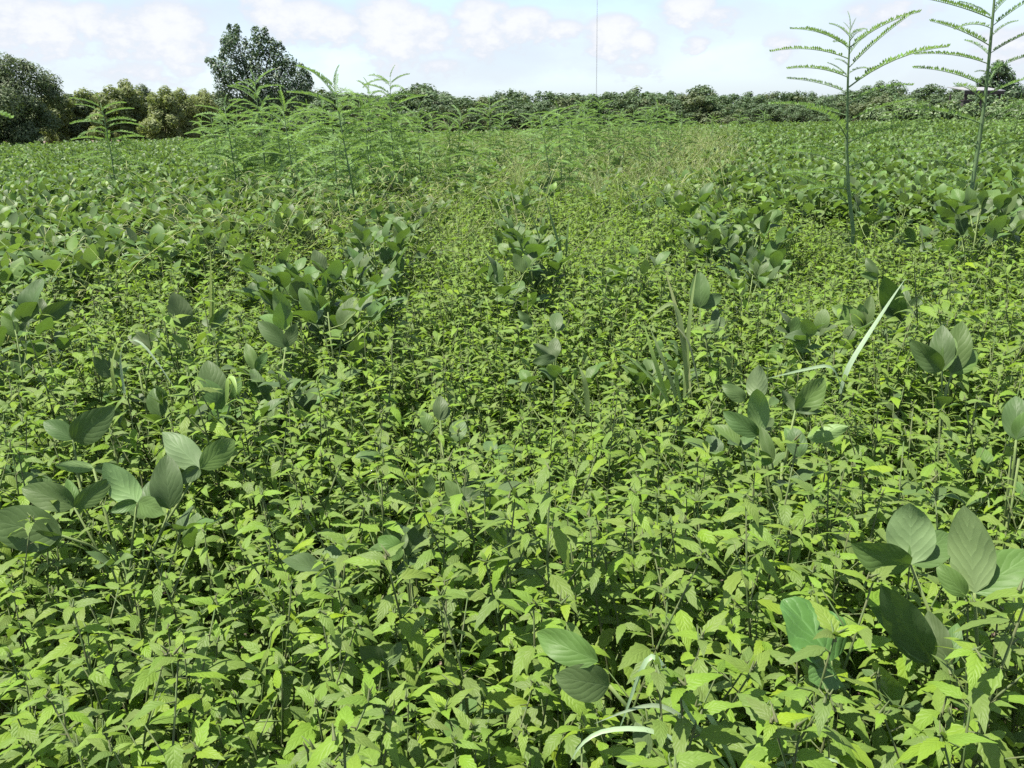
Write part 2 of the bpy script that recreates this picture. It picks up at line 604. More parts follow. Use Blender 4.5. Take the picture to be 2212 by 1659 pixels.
def trunk_mb(h, r, ends, seed):
    """tapered trunk with limbs reaching to the lobe centres"""
    g = np.random.default_rng(seed)
    mb = MB()
    tp = np.array([(g.normal() * .03 * h * k / 5, g.normal() * .03 * h * k / 5, h * k / 5) for k in range(6)])
    mb.tube(tp, [r * (1 - .14 * k) for k in range(6)], 7)
    for e in ends:
        e = np.array(e[:3], float)
        k = int(g.integers(1, 5))
        s = tp[k]
        mid = s * .5 + e * .5 + np.array([0, 0, -.06 * h + g.random() * .1 * h])
        mb.tube([s, s * .75 + mid * .25, mid, e], [r * .42, r * .36, r * .25, r * .07], 5)
    return mb


def tree_at(name, px, y, lobes_px, n, size, seed, mat, label, group=None, trunk_h=.45, cat='tree', aspect=.5, flat=1.0, shell=.55, depth=1.0):
    """a tree whose crown lobes are given in picture units (x, y, r) at distance y"""
    g = np.random.default_rng(seed)
    base = at_y(px, horizon(px), y)
    base[2] = 0
    lobes = []
    for (lx, ly, lr) in lobes_px:
        c = at_y(lx, ly, y) - base
        rr = lr / F * y
        c[1] += g.normal() * rr * 1.1 * depth
        lobes.append((c[0], c[1], c[2], rr, rr * 1.15, rr * flat))
        if depth > .5:
            lobes.append((c[0] + g.normal() * rr * .3, c[1] + (1 if g.random() < .5 else -1) * rr * 1.4, c[2] - rr * .25, rr * .8, rr * .9, rr * .8 * flat))
    top = max(l[2] for l in lobes)
    t = tag(empty(name, base), label, cat, group)
    child('trunk', trunk_mb(top * trunk_h, max(.05, .028 * top), lobes[::2][:9], seed).mesh('trunk', m_bark), t)
    child('crown', crown_mb(lobes, n, size, seed, aspect, shell=shell).mesh('crown', mat), t)
    return t


# the big dark tree
big = [(503, 72, 16), (508, 100, 24), (492, 96, 12), (556, 76, 15), (562, 104, 26), (540, 130, 34), (592, 100, 14), (600, 130, 27), (628, 142, 20), (640, 168, 26),
       (660, 186, 20), (610, 178, 38), (562, 176, 44), (512, 158, 34), (476, 150, 22), (458, 134, 10), (480, 120, 11), (488, 190, 28), (530, 212, 38),
       (585, 222, 40), (630, 212, 36), (660, 206, 18), (510, 62, 9), (572, 66, 9), (672, 178, 9), (655, 156, 10), (447, 127, 5), (575, 85, 12), (530, 90, 9)]
_sp = random.Random(8)
for q in range(46):
    bx_, by_, br_ = big[_sp.randrange(18)]
    an = _sp.uniform(-.1, math.pi + .1)
    big.append((bx_ + math.cos(an) * br_ * .95, by_ - math.sin(an) * br_ * 1.1, _sp.uniform(3.5, 7.5)))
tree_at('broadleaf_tree', 565, 74, [(a, b, r * .82) for a, b, r in big], 15000, .125, 3, m_oak, 'tall dark green broadleaf tree with ascending boughs, standing above the willow thicket', trunk_h=.5, aspect=.45,
        shell=.3, depth=.5, flat=1.3)
# left willow
wil = [(28, 150, 30), (58, 168, 32), (8, 190, 42), (72, 198, 26), (48, 215, 44), (88, 226, 18), (28, 255, 46), (80, 258, 26), (45, 140, 14), (-30, 170, 50), (-40, 240, 55), (96, 250, 12),
       (60, 288, 34), (10, 292, 36), (90, 285, 22), (84, 180, 10), (20, 128, 9)]
tree_at('willow_tree', 40, 54, wil, 36000, .105, 5, m_willow2, 'dense grey-green willow cut by the left border of the picture', trunk_h=.4, aspect=.34, shell=.25)
# willow thicket
thick = [(118, 205, 17, 'pale yellowish willow'), (150, 214, 18, 'small olive willow'), (190, 203, 19, 'rounded yellow-green willow'), (232, 196, 20, 'full yellow-green willow'),
         (272, 184, 19, 'tallest willow'), (312, 196, 21, 'broad willow'), (352, 198, 20, 'leafy willow'), (392, 204, 20, 'dense willow'), (432, 202, 18, 'darker willow')]
wl_lab = ['pale yellowish willow next to the big grey-green willow', 'low olive willow, second in the thicket from the big grey-green willow',
          'rounded yellow-green willow behind the lone feathery plant', 'full yellow-green willow just left of the thicket\'s highest crown',
          'tallest willow of the yellow-green thicket, with a pointed top', 'broad willow just right of the thicket\'s highest crown',
          'leafy olive willow midway between thicket top and big dark tree', 'dense willow two crowns left of the big dark tree',
          'darker willow whose crown touches the big dark tree']
for i, (tx, ty, r, _) in enumerate(thick):
    g = np.random.default_rng(40 + i)
    lob = [(tx, ty, r * .62), (tx - r * .5, ty + r * .9, r * .75), (tx + r * .6, ty + r * .8, r * .7)]
    yy = ty + r * 1.6
    while yy < 300:
        for s in (-.7, .1, .8):
            lob.append((tx + s * r * 1.1 + g.normal() * 3, yy + g.normal() * 5, r * (.62 + .3 * g.random())))
        yy += r * .95
    tree_at('willow_tree', tx, 60 + (i % 3) * 2.4, lob, 8500, .12, 60 + i, m_willow if i % 4 != 1 else m_willow2, wl_lab[i], 'willow thicket', .4, aspect=.34, shell=.45)

# far treeline: six crown shapes, every tree a thing of its own
protos = []
for k in range(7):
    g = np.random.default_rng(200 + k)
    lob = []
    for q in range(26):
        h = g.random()
        w = .42 * math.sqrt(max(.05, 1 - max(0, h - .35) ** 2 * 2.0))
        lob.append((g.normal() * w * .6, g.normal() * w * .6, .12 + .76 * h, .08 + .1 * g.random(), .08 + .1 * g.random(), .06 + .09 * g.random()))
    lob.append((g.normal() * .1, 0, .90, .09, .09, .10))
    crown = crown_mb(lob, 3600, .026, 300 + k, .5, shell=.3).mesh('crown', m_wood2 if k in (2, 5) else m_wood)
    tr = trunk_mb(.55, .028, lob[:6], 300 + k).mesh('trunk', m_bark)
    protos.append((crown, tr))
tl = random.Random(5)
tops = [(455, 205), (700, 200), (860, 205), (880, 196), (905, 184), (930, 196), (960, 206), (1000, 210), (1040, 212), (1100, 196), (1140, 212), (1180, 206), (1230, 206), (1290, 204), (1340, 205),
        (1370, 198), (1420, 193), (1470, 206), (1520, 196), (1560, 205), (1600, 208), (1650, 206), (1670, 198), (1720, 206), (1760, 202), (1800, 206), (1850, 200), (1905, 186), (1940, 196),
        (1980, 208), (2020, 196), (2060, 196), (2110, 190), (2160, 198), (2230, 200)]


def top_of(x):
    for (a, b), (c, d) in zip(tops, tops[1:]):
        if a <= x <= c:
            return b + (d - b) * (x - a) / (c - a)
    return tops[0][1] if x < tops[0][0] else tops[-1][1]


count = 0
for row, (ydist, step, lower) in enumerate([(112, 17, -1.5), (97, 26, 9), (92, 34, 26)]):
    x = 40.0 if row < 2 else 690.0
    while x < 2290:
        xx = x + tl.uniform(-5, 5)
        x += step
        if row == 2 and tl.random() < .25:
            continue
        ty = top_of(xx) + lower + (tl.uniform(-7, 7) if tl.random() < .8 else tl.uniform(-16, -8)) + (6 if xx < 455 else 0)
        p = at_y(xx, ty, ydist + tl.uniform(-3, 3))
        k = tl.randrange(7)
        b = Vector((p[0], p[1], 0))
        t = empty('woodland_tree', b, tl.uniform(0, 6.28), p[2] * .98)
        wdt = tl.uniform(1.1, 1.75)
        t.scale = (p[2] * wdt, p[2] * wdt, p[2] * .98)
        tag(t, ['tree in the back row of the far treeline, only its top showing', 'tree in the middle of the far dark treeline', 'low bushy tree along the front edge of the far treeline'][row],
            'tree', ['back row of the far treeline', 'middle of the far treeline', 'front edge of the far treeline'][row])
        child('crown', protos[k][0], t)
        child('trunk', protos[k][1], t)
        count += 1

# tree and shrubs at the right border
tree_at('broadleaf_tree', 2155, 84, [(2150, 148, 14), (2165, 160, 16), (2140, 172, 16), (2170, 185, 18), (2150, 198, 24), (2185, 205, 20), (2160, 225, 30), (2130, 215, 18), (2155, 138, 7), (2182, 170, 7)],
        5200, .17, 9, m_oak, 'loose dark tree rising behind the tallest feathery plant by the shed', trunk_h=.5, shell=.3, depth=.8)
for i, (tx, ty, r, yd) in enumerate([(1900, 240, 26, 70), (1960, 232, 30, 68), (2030, 236, 30, 66), (2110, 240, 30, 62), (2180, 232, 36, 62), (2235, 226, 36, 60)]):
    tree_at('shrub', tx, yd, [(tx, ty, r * .6), (tx - r * .6, ty + 8, r * .55), (tx + r * .6, ty + 7, r * .55), (tx, ty + 16, r * .8)], 2000, .14, 90 + i, m_vine,
            ['low green shrub left of the shed, first of its row', 'rounded green shrub left of the shed', 'leafy green shrub in front of the dark box by the shed', 'green shrub right below the shed roof',
             'broad green shrub right of the shed', 'green shrub cut by the right border of the picture'][i], 'shrubs at the right field edge', .5, 'shrub')

# radio mast
d = 480.0
mb_p = at_y(1288, 240, d)
mast = tag(empty('radio_mast', (mb_p[0], d, 0)), 'thin grey lattice radio mast rising out of the far treeline', 'mast')
Hm, wm = 105.0, .45
cor = [np.array([math.cos(a), math.sin(a)]) * wm * .5 for a in (R(90), R(210), R(330))]
for c in cor:
    child('leg', MB().tube([(c[0], c[1], 0), (c[0], c[1], Hm)], [.045, .045], 5).mesh('leg', m_steel), mast)
lat = MB()
zz = 0.0
while zz < Hm - 1:
    for k in range(3):
        a, b = cor[k], cor[(k + 1) % 3]
        lat.tube([(a[0], a[1], zz), (b[0], b[1], zz + .9)], [.016, .016], 3)
    zz += .9
child('lattice', lat.mesh('lattice', m_steel), mast)

# shed roof on posts
yd = 74.0
a, b = at_y(2064, 196, yd), at_y(2150, 199, yd)
shed = tag(empty('field_shed', ((a[0] + b[0]) / 2, yd, 0)), 'open shed with a low-pitched pale metal roof on dark posts', 'shed')
w, h = (b[0] - a[0]) / 2, a[2]
rf = MB()
rf.add([(-w, -1.5, h), (w, -1.5, h - .1), (w, 1.5, h + .28), (-w, 1.5, h + .38), (-w, -1.5, h - .06), (w, -1.5, h - .16), (w, 1.5, h + .22), (-w, 1.5, h + .32)],
       [(0, 1, 2, 3), (7, 6, 5, 4), (0, 4, 5, 1), (1, 5, 6, 2), (2, 6, 7, 3), (3, 7, 4, 0)])
child('roof', rf.mesh('roof', m_roof, False), shed)
fa = MB()
fa.add([(-w * .97, -1.46, h - .07), (w * .97, -1.46, h - .17), (w * .97, -1.46, h - .42), (-w * .97, -1.46, h - .36), (-w * .97, -1.38, h - .07), (w * .97, -1.38, h - .17), (w * .97, -1.38, h - .42), (-w * .97, -1.38, h - .36)],
       [(0, 3, 2, 1), (4, 5, 6, 7), (3, 7, 6, 2), (0, 1, 5, 4), (0, 4, 7, 3), (1, 2, 6, 5)])
child('fascia', fa.mesh('fascia', m_darkwood, False), shed)
for sx in (-.86, -.05, .86):
    for sy in (-1.2, 1.2):
        child('post', MB().tube([(w * sx, sy, 0), (w * sx, sy, h - .25)], [.075, .075], 4).mesh('post', m_darkwood, False), shed)
c = at_y(2065, 232, 73)
bx = tag(empty('storage_box', (c[0], 71.6, 0)), 'dark upright box standing under the left end of the shed roof', 'box')
bh, bw = at_y(2065, 217, 73)[2], .32


def box_mb(x0, x1, y0, y1, z0, z1):
    return MB().add([(x0, y0, z0), (x1, y0, z0), (x1, y1, z0), (x0, y1, z0), (x0, y0, z1), (x1, y0, z1), (x1, y1, z1), (x0, y1, z1)],
                    [(0, 3, 2, 1), (4, 5, 6, 7), (0, 1, 5, 4), (1, 2, 6, 5), (2, 3, 7, 6), (3, 0, 4, 7)])


child('cabinet', box_mb(-bw, bw, -.3, .3, 0, bh - .1).mesh('cabinet', m_darkwood, False), bx)
child('lid', box_mb(-bw - .04, bw + .04, -.34, .34, bh - .098, bh).mesh('lid', m_darkwood, False), bx)


# ------------------------------------------------------------------ scattering of uncountable plants
def scatter(name, pts, rot, scl, idx, meshes, label):
    coll = bpy.data.collections.new(name + '_kinds')
    for i, me in enumerate(meshes):
        coll.objects.link(bpy.data.objects.new('%s_kind_%02d' % (name, i), me))
    me = bpy.data.meshes.new(name)
    me.from_pydata(np.asarray(pts, float).tolist(), [], [])
    n = len(pts)
    a = me.attributes.new('rot', 'FLOAT_VECTOR', 'POINT')
    a.data.foreach_set('vector', np.asarray(rot, np.float32).ravel())
    a = me.attributes.new('scl', 'FLOAT', 'POINT')
    a.data.foreach_set('value', np.asarray(scl, np.float32))
    a = me.attributes.new('idx', 'INT', 'POINT')
    a.data.foreach_set('value', np.asarray(idx, np.int32))
    ng = bpy.data.node_groups.new(name, 'GeometryNodeTree')
    ng.interface.new_socket('Geometry', in_out='INPUT', socket_type='NodeSocketGeometry')
    ng.interface.new_socket('Geometry', in_out='OUTPUT', socket_type='NodeSocketGeometry')
    nn, ll = ng.nodes, ng.links
    gi, go = nn.new('NodeGroupInput'), nn.new('NodeGroupOutput')
    ci = nn.new('GeometryNodeCollectionInfo')
    ci.inputs['Collection'].default_value = coll
    ci.inputs['Separate Children'].default_value = True
    ci.inputs['Reset Children'].default_value = True
    ip = nn.new('GeometryNodeInstanceOnPoints')
    ip.inputs['Pick Instance'].default_value = True

    def attr(nm, ty):
        q = nn.new('GeometryNodeInputNamedAttribute')
        q.data_type = ty
        q.inputs['Name'].default_value = nm
        return [s for s in q.outputs if s.enabled and s.name == 'Attribute'][0]
    er = nn.new('FunctionNodeEulerToRotation')
    ll.new(attr('rot', 'FLOAT_VECTOR'), er.inputs[0])
    ll.new(gi.outputs[0], ip.inputs['Points'])
    ll.new(ci.outputs[0], ip.inputs['Instance'])
    ll.new(attr('idx', 'INT'), ip.inputs['Instance Index'])
    ll.new(er.outputs[0], ip.inputs['Rotation'])
    ll.new(attr('scl', 'FLOAT'), ip.inputs['Scale'])
    ll.new(ip.outputs[0], go.inputs[0])
    o = link(bpy.data.objects.new(name, me))
    md = o.modifiers.new('scatter', 'NODES')
    md.node_group = ng
    return tag(o, label, None, None, 'stuff')


# ------------------------------------------------------------------ what grows where (ground plan)
def poly(pix, z):
    return np.array([at_z(x, y, z)[:2] for x, y in pix])


def inside(P, Q):
    x, y = P[:, 0], P[:, 1]
    r = np.zeros(len(P), bool)
    j = len(Q) - 1
    for i in range(len(Q)):
        xi, yi = Q[i]
        xj, yj = Q[j]
        c = ((yi > y) != (yj > y)) & (x < (xj - xi) * (y - yi) / (yj - yi + 1e-12) + xi)
        r ^= c
        j = i
    return r


# edge between the weedy patch and the closed soybean on both sides, as (y, x) lines on the ground
LEFT_EDGE = np.array([(0.0, -1.9), (2.6, -1.75), (3.2, -1.75), (4.0, -1.55), (4.8, -1.35), (5.6, -1.15), (7, -1.2), (9, -1.25), (14, -1.6), (22, -2.2), (30, -3.0), (40, -3.5)])
RIGHT_EDGE = np.array([(0.0, 3.4), (3, 3.3), (4.6, 2.9), (5.2, 2.55), (5.8, 1.75), (7, 1.85), (9, 2.3), (14, 3.8), (22, 6.0), (30, 8.0), (40, 11)])


def wob(x, y):
    return .12 * np.sin(x * 5 + 1.3) + .12 * np.sin(y * 3.1 + x * 2)


def left_x(y):
    return np.interp(y, LEFT_EDGE[:, 0], LEFT_EDGE[:, 1])


def right_x(y):
    return np.interp(y, RIGHT_EDGE[:, 0], RIGHT_EDGE[:, 1])


def spread(n, r, g, ymin, ymax, half=.70, pad=.6):
    """n random spots in the wedge in front of the camera"""
    y = np.sqrt(g.random(n) * (ymax ** 2 - ymin ** 2) + ymin ** 2)
    x = (g.random(n) * 2 - 1) * (y * half + pad)
    return np.stack([x, y], 1)


def grid_jitter(step, ymin, ymax, half, pad, g, jit=.42):
    out = []
    y = ymin
    while y < ymax:
        w = y * half + pad
        xs = np.arange(-w, w, step)
        out.append(np.stack([xs + g.uniform(-jit, jit, len(xs)) * step, np.full(len(xs), y) + g.uniform(-jit, jit, len(xs)) * step], 1))
        y += step
    return np.concatenate(out)


# ------------------------------------------------------------------ sida (light green toothed weed)
SL = []
for k in range(12):
    g = np.random.default_rng(500 + k)
    SL.append(blade(1.0, (.385 if k < 8 else .55) * g.uniform(.88, 1.12), prof_ovate, 12, 2, pitch=g.uniform(.25, .45) if k % 3 else g.uniform(-.1, .2), curl=g.uniform(-1.15, -.45), fold=g.uniform(-.28, .20),
                    tooth=.085, wave=.12, seed=500 + k, bend=g.uniform(-.25, .25)))
SLm = [b.mesh('sida_leaf', m_sida) for b in SL]


def sida_plant(seed):
    g = np.random.default_rng(seed)
    h = .60 * g.uniform(.86, 1.12)
    lean = g.normal(size=2) * .045
    stem = MB()
    pts = [np.array([lean[0] * t * t + .006 * math.sin(9 * t + seed), lean[1] * t * t + .006 * math.cos(7 * t + seed), h * t]) for t in np.linspace(0, 1, 7)]
    stem.tube(pts, [.0026, .0025, .0024, .0021, .0018, .0014, .0009], 5)

    def on(t):
        i = min(5, int(t * 6))
        q = t * 6 - i
        return pts[i] * (1 - q) + pts[i + 1] * q
    leaves = []
    az_ = g.random() * 6.28
    t = .22
    while t < .975:
        az_ += 2.4 + g.normal() * .25
        p = on(t)
        hi = t > .62
        L = (g.uniform(.040, .060) if hi else g.uniform(.036, .052)) * (1.0 if t < .9 else .85)
        pl = g.uniform(.006, .016) if hi else g.uniform(.016, .03)
        pe = g.uniform(.3, .8)
        q = p + np.array([math.cos(az_) * math.cos(pe), math.sin(az_) * math.cos(pe), math.sin(pe)]) * pl
        stem.tube([p, q], [.0010, .0007], 3)
        el_ = g.uniform(-.5, .15) if hi else g.uniform(-.6, .15)
        leaves.append((int(g.integers(0, 8)) if hi else int(g.integers(6, 12)), lm(q, az_ + g.normal() * .2, el_, g.normal() * .25, L)))
        if .35 < t < .9 and g.random() < .5:      # short side shoot
            bl, be = g.uniform(.025, .07), g.uniform(.5, 1.1)
            e = p + np.array([math.cos(az_ + .3) * math.cos(be), math.sin(az_ + .3) * math.cos(be), math.sin(be)]) * bl
            stem.tube([p, e], [.0011, .0007], 3)
            for w in range(2):
                a2 = az_ + g.uniform(-1.4, 1.6)
                leaves.append((int(g.integers(0, 8)), lm(e, a2, g.uniform(-.7, .2), g.normal() * .3, g.uniform(.018, .034))))
        t += g.uniform(.034, .052) * (1 if t < .7 else .75)
    tip = pts[-1]
    for w in range(3):
        leaves.append((int(g.integers(0, 8)), lm(tip, az_ + w * 2.1 + g.normal() * .2, g.uniform(-.15, .5), g.normal() * .2, g.uniform(.022, .042))))
    leaves.append((int(g.integers(0, 8)), lm(tip, g.random() * 6.28, 1.15, 0, g.uniform(.012, .02))))
    for w in range(4):                            # buds and stipules in the tuft
        d_ = g.normal(size=3) * .3 + np.array([0, 0, .7])
        stem.tube([tip + g.normal(size=3) * .003, tip + d_ * .012], [.0017, .0004], 4)
    return stem, leaves


SP = [sida_plant(700 + k) for k in range(14)]
SPstem = [s.mesh('stem', m_sidastem) for s, _ in SP]
SPjoin = []
for s, lv in SP:
    mb = MB()
    mb.add_m(s, Matrix.Identity(4))
    mb.mi = [1] * len(mb.mi)
    for q, (k, m4) in enumerate(lv):
        n0 = len(mb.mi)
        mb.add_m(SL[k], m4, (q * .37) % 1.0)
    SPjoin.append(mb.mesh('sida_kind', [m_sida, m_sidastem]))

# ------------------------------------------------------------------ soybean
YL = []
for k in range(10):
    g = np.random.default_rng(800 + k)
    YL.append(blade(1.0, g.uniform(.58, .68), prof_soy, 10, 4, pitch=g.uniform(.0, .35), curl=g.uniform(-1.05, .1), fold=g.uniform(.05, .48), wave=g.uniform(.06, .18), cup=-.2, seed=800 + k, bend=g.uniform(-.15, .15)))
YLm = [b.mesh('soy_leaflet', m_soy) for b in YL]
YF = []
for k in range(6):
    g = np.random.default_rng(830 + k)
    YF.append(blade(1.0, g.uniform(.58, .7), prof_soy, 5, 2, pitch=g.uniform(.0, .3), curl=g.uniform(-.9, .1), fold=g.uniform(.08, .4), seed=830 + k))


def trifoliate(g, hub, az_, el_, L):
    """three leaflet matrices round a hub"""
    out = []
    dirv = np.array([math.cos(az_) * math.cos(el_), math.sin(az_) * math.cos(el_), math.sin(el_)])
    t = hub + dirv * L * .22
    out.append((t, lm(t, az_, el_ + g.normal() * .2, g.normal() * .3, L * g.uniform(.95, 1.1))))
    for s in (-1, 1):
        a2 = az_ + s * g.uniform(1.1, 1.7)
        out.append((hub, lm(hub, a2, el_ * g.uniform(.5, 1.1) + g.normal() * .2, g.normal() * .35, L * g.uniform(.82, .98))))
    return out


def soy_plant(seed, h, nleaf, upright=.5, big=1.0):
    """returns stem MB and leaves [(petiole MB, [(variant, matrix) x3])]"""
    g = np.random.default_rng(seed)
    stem = MB()
    lean = g.normal(size=2) * .05
    top = np.array([lean[0], lean[1], h * .86])
    stem.tube([(0, 0, 0), top * .33, top * .67 + g.normal(size=3) * .006, top], [.005, .0045, .0035, .002], 6)
    leaves = []
    az_ = g.random() * 6.28
    for q in range(nleaf):
        t = .35 + .65 * (q + .5) / nleaf
        az_ += 2.5 + g.normal() * .4
        p = top * t
        pl = g.uniform(.10, .19) * (1.0 if t < .85 else .6)
        pe = g.uniform(.45, 1.15)
        hub = p + np.array([math.cos(az_) * math.cos(pe), math.sin(az_) * math.cos(pe), math.sin(pe)]) * pl
        hub[2] = min(hub[2], h * g.uniform(.86, 1.02))
        pet = MB().tube([p, p * .5 + hub * .5 + np.array([0, 0, -.012]), hub], [.0022, .0019, .0016], 5)
        L = g.uniform(.068, .098) * (1 if t < .9 else .75) * big
        el_ = g.uniform(-.25, .5) if g.random() > upright else g.uniform(.6, 1.35)
        leaves.append((pet, [(int(g.integers(0, 10)), m4) for _, m4 in trifoliate(g, hub, az_ + g.normal() * .3, el_, L)]))
    return stem, leaves


def soy_thing(parts, loc, rz, s, label, group=None):
    stem, leaves = parts
    e = tag(empty('soybean_plant', loc, rz, s), label, 'soybean', group)
    child('stem', stem, e)
    for pet, lf in leaves:
        p = child('leaf_stalk', pet, e)
        for k, m4 in lf:
            child('leaflet', YLm[k], p, m4)
    return e


# individual plants of the rows: several kinds with parts
KINDS = []
for k in range(8):
    st, lv = soy_plant(900 + k, .77, 13, .92, 1.12)
    KINDS.append((st.mesh('stem', m_soystem), [(p.mesh('leaf_stalk', m_soystem), lf) for p, lf in lv]))
# kinds for the closed crop (one whole trifoliate leaf a part) and for the far field (all in one)
CROP, CROPJ = [], []
for k in range(9):
    st, lv = soy_plant(950 + k, .72, 14, .78, 1.1)
    whole, j = [], MB()
    j.add_m(st, Matrix.Identity(4))
    j.mi = [1] * len(j.mi)
    for pet, lf in lv:
        w = MB()
        w.add_m(pet, Matrix.Identity(4))
        w.mi = [1] * len(w.mi)
        for q, m4 in lf:
            w.add_m(YF[q % 6], m4, random.random())
        whole.append(w.mesh('leaf', [m_soyfar, m_soystem]))
        j.add_m(w, Matrix.Identity(4))
    CROP.append((st.mesh('stem', m_soystem), whole))
    CROPJ.append(j.mesh('soy_kind', [m_soyfar, m_soystem]))


# --- plants traced leaf by leaf: each leaf = hub (x, y), height or None, [(tip x, tip y, depth change, width, upper face shown?, base or None)]
SOY_SPOTS = []


def traced(label, y0, leaves, foot, hgt=.625, clear=True):
    """a soybean plant at distance about y0 with its leaves where the photograph shows them"""
    hx = np.mean([l[0][0] for l in leaves])
    hy = np.mean([l[0][1] for l in leaves])
    y0 = at_z(hx, hy, hgt)[1]
    ft = at_y(foot[0], foot[1], y0)
    base = np.array([ft[0], y0, 0.0])
    e = tag(empty('soybean_plant', base), label, 'soybean')
    top = at_y(foot[0], foot[1], y0) - base
    top[2] = max(top[2], .35)
    child('stem', MB().tube([(0, 0, 0), top * .5 + np.array([.006, 0, 0]), top], [.0045, .004, .003], 6).mesh('stem', m_soystem), e)
    g = np.random.default_rng(int(foot[0] * 7 + foot[1]))
    for hub_px, dy, tips in leaves:
        hub = at_y(hub_px[0], hub_px[1], y0 + dy) - base
        s = top * g.uniform(.6, .95)
        mid_ = s * .45 + hub * .55 + np.array([0, 0, .012])
        p = child('leaf_stalk', MB().tube([s, mid_, hub], [.0026, .0022, .0019], 6).mesh('leaf_stalk', m_soystem), e)
        for tp in tips:
            tx, ty, ddy, wdt, upper = tp[:5]
            b0 = hub if len(tp) < 6 else at_y(tp[5][0], tp[5][1], y0 + dy) - base
            t3 = at_y(tx, ty, y0 + dy + ddy) - base
            c3 = base + b0 * .55 + t3 * .45
            if clear:
                SOY_SPOTS.append((c3[0], c3[1]))
            view = np.array([0, 0, CAMZ]) - (base + (b0 + t3) * .5)
            view /= np.linalg.norm(view)
            view[2] = view[2] * .55 + .12
            nrm = view if upper else -view
            nrm = nrm + g.normal(size=3) * .12
            k = int(g.integers(0, 10))
            m4 = span_matrix(b0, t3, nrm)
            m4 = m4 @ Matrix.Diagonal((1.04, wdt / .63, 1, 1))
            child('leaflet', YLm[k], p, m4)
    # lower leaves of the same plant, half sunk among the weeds
    for q in range(4 if y0 > .95 else 2):
        a_ = g.random() * 6.28
        hub = np.array([math.cos(a_) * g.uniform(.06, .13), math.sin(a_) * g.uniform(.05, .1) + .03, g.uniform(.46, .56) - (.06 if y0 < .95 else 0)])
        s = top * .6
        p = child('leaf_stalk', MB().tube([s, s * .5 + hub * .5, hub], [.0024, .002, .0017], 6).mesh('leaf_stalk', m_soystem), e)
        for _, m4 in trifoliate(g, hub, a_, g.uniform(.4, 1.1), g.uniform(.05, .072)):
            child('leaflet', YLm[int(g.integers(0, 10))], p, m4)
    return e


traced('large-leaved soybean plant near the lower right corner, tallest leaflet with a sunlit tip', .86, [
    ((1967, 1219), .03, [(1970, 1090, .045, .70, False), (1854, 1198, -.01, .66, True), (2057, 1146, .03, .60, True)]),
    ((2105, 1281), .0, [(2090, 1098, .03, .52, False), (2228, 1190, .02, .62, True), (2029, 1218, .02, .55, True, (2086, 1288))]),
    ((2055, 1436), -.06, [(1891, 1232, .03, .34, True, (2009, 1433)), (1900, 1308, .02, .34, True, (2005, 1430)), (1985, 1322, .04, .46, True), (2064, 1342, .02, .36, True)]),
], (2140, 1500))
traced('spreading soybean plant with one pale upturned leaflet, left side of the foreground', 1.02, [
    ((432, 1012), .05, [(337, 928, .03, .46, False), (513, 945, .04, .50, True), (384, 1040, -.03, .62, True)]),
    ((367, 1100), .0, [(352, 985, .03, .62, True), (376, 1108, -.03, .42, True, (300, 1085))]),
    ((296, 1086), .02, [(231, 1003, .03, .60, False), (240, 1100, -.03, .55, True)]),
    ((160, 1096), .0, [(55, 1048, .0, .58, True), (150, 1030, .03, .36, True), (244, 1040, .03, .46, True)]),
    ((202, 1012), .06, [(128, 1002, .0, .40, False), (262, 1010, .02, .44, True)]),
    ((133, 1157), -.06, [(40, 1184, -.01, .62, True), (86, 1118, .02, .44, True), (-4, 1124, .02, .62, True)]),
], (262, 1195))
traced('soybean plant with two broad leaflets beside the bent grass, bottom centre', .70, [
    ((1316, 1481), .0, [(1151, 1368, .02, .52, True, (1292, 1428)), (1207, 1459, -.01, .66, True)]),
    ((1402, 1628), -.04, [(1371, 1563, .02, .62, True), (1330, 1640, .0, .5, True)]),
], (1400, 1570))
traced('dense soybean plant right of centre with a pale flipped leaflet at its right', 1.20, [
    ((1640, 939), .0, [(1637, 831, .03, .48, False), (1564, 900, .0, .52, True), (1677, 893, .02, .42, True)]),
    ((1637, 862), .06, [(1633, 790, .03, .66, False), (1564, 832, .0, .52, True, (1610, 865)), (1685, 851, .02, .55, True, (1662, 876))]),
    ((1718, 887), .04, [(1784, 823, .02, .60, True), (1691, 842, .02, .42, False), (1776, 888, -.02, .3, True)]),
    ((1727, 988), -.02, [(1714, 921, .02, .60, True), (1697, 917, .03, .34, True), (1829, 926, .0, .46, False, (1744, 945))]),
    ((1668, 1000), -.04, [(1615, 973, .0, .52, True), (1643, 922, .03, .36, True)]),
], (1690, 1000))
traced('soybean plant with a fan of broad leaflets near the right border, halfway down', 1.62, [
    ((2035, 801), .0, [(1968, 743, .0, .50, True), (2035, 701, .04, .52, True), (2065, 726, .02, .42, True)]),
    ((2055, 806), .03, [(2118, 756, .02, .52, True), (2075, 696, .05, .52, True)]),
], (2045, 830))
traced('upright soybean plant crossed by a long pale grass blade', 2.0, [
    ((1945, 693), .0, [(1995, 643, .0, .5, True), (1908, 593, .03, .45, True), (1955, 610, .04, .45, True), (1908, 666, .0, .5, True)]),
    ((1868, 710), -.02, [(1858, 656, .02, .52, False), (1808, 660, .0, .5, True), (1885, 640, .03, .4, True)]),
    ((1895, 600), .05, [(1870, 556, .02, .45, True), (1860, 590, 0, .5, True)]),
], (1915, 720))
traced('soybean plant with one clear three-leaflet leaf beside the straw-coloured grass', 2.0, [
    ((1512, 665), .0, [(1518, 589, .04, .58, True), (1560, 634, .02, .52, True), (1494, 631, .02, .44, True)]),
    ((1545, 717), -.03, [(1544, 655, .04, .34, True), (1565, 683, .02, .58, True), (1533, 691, .02, .5, True)]),
], (1520, 740))
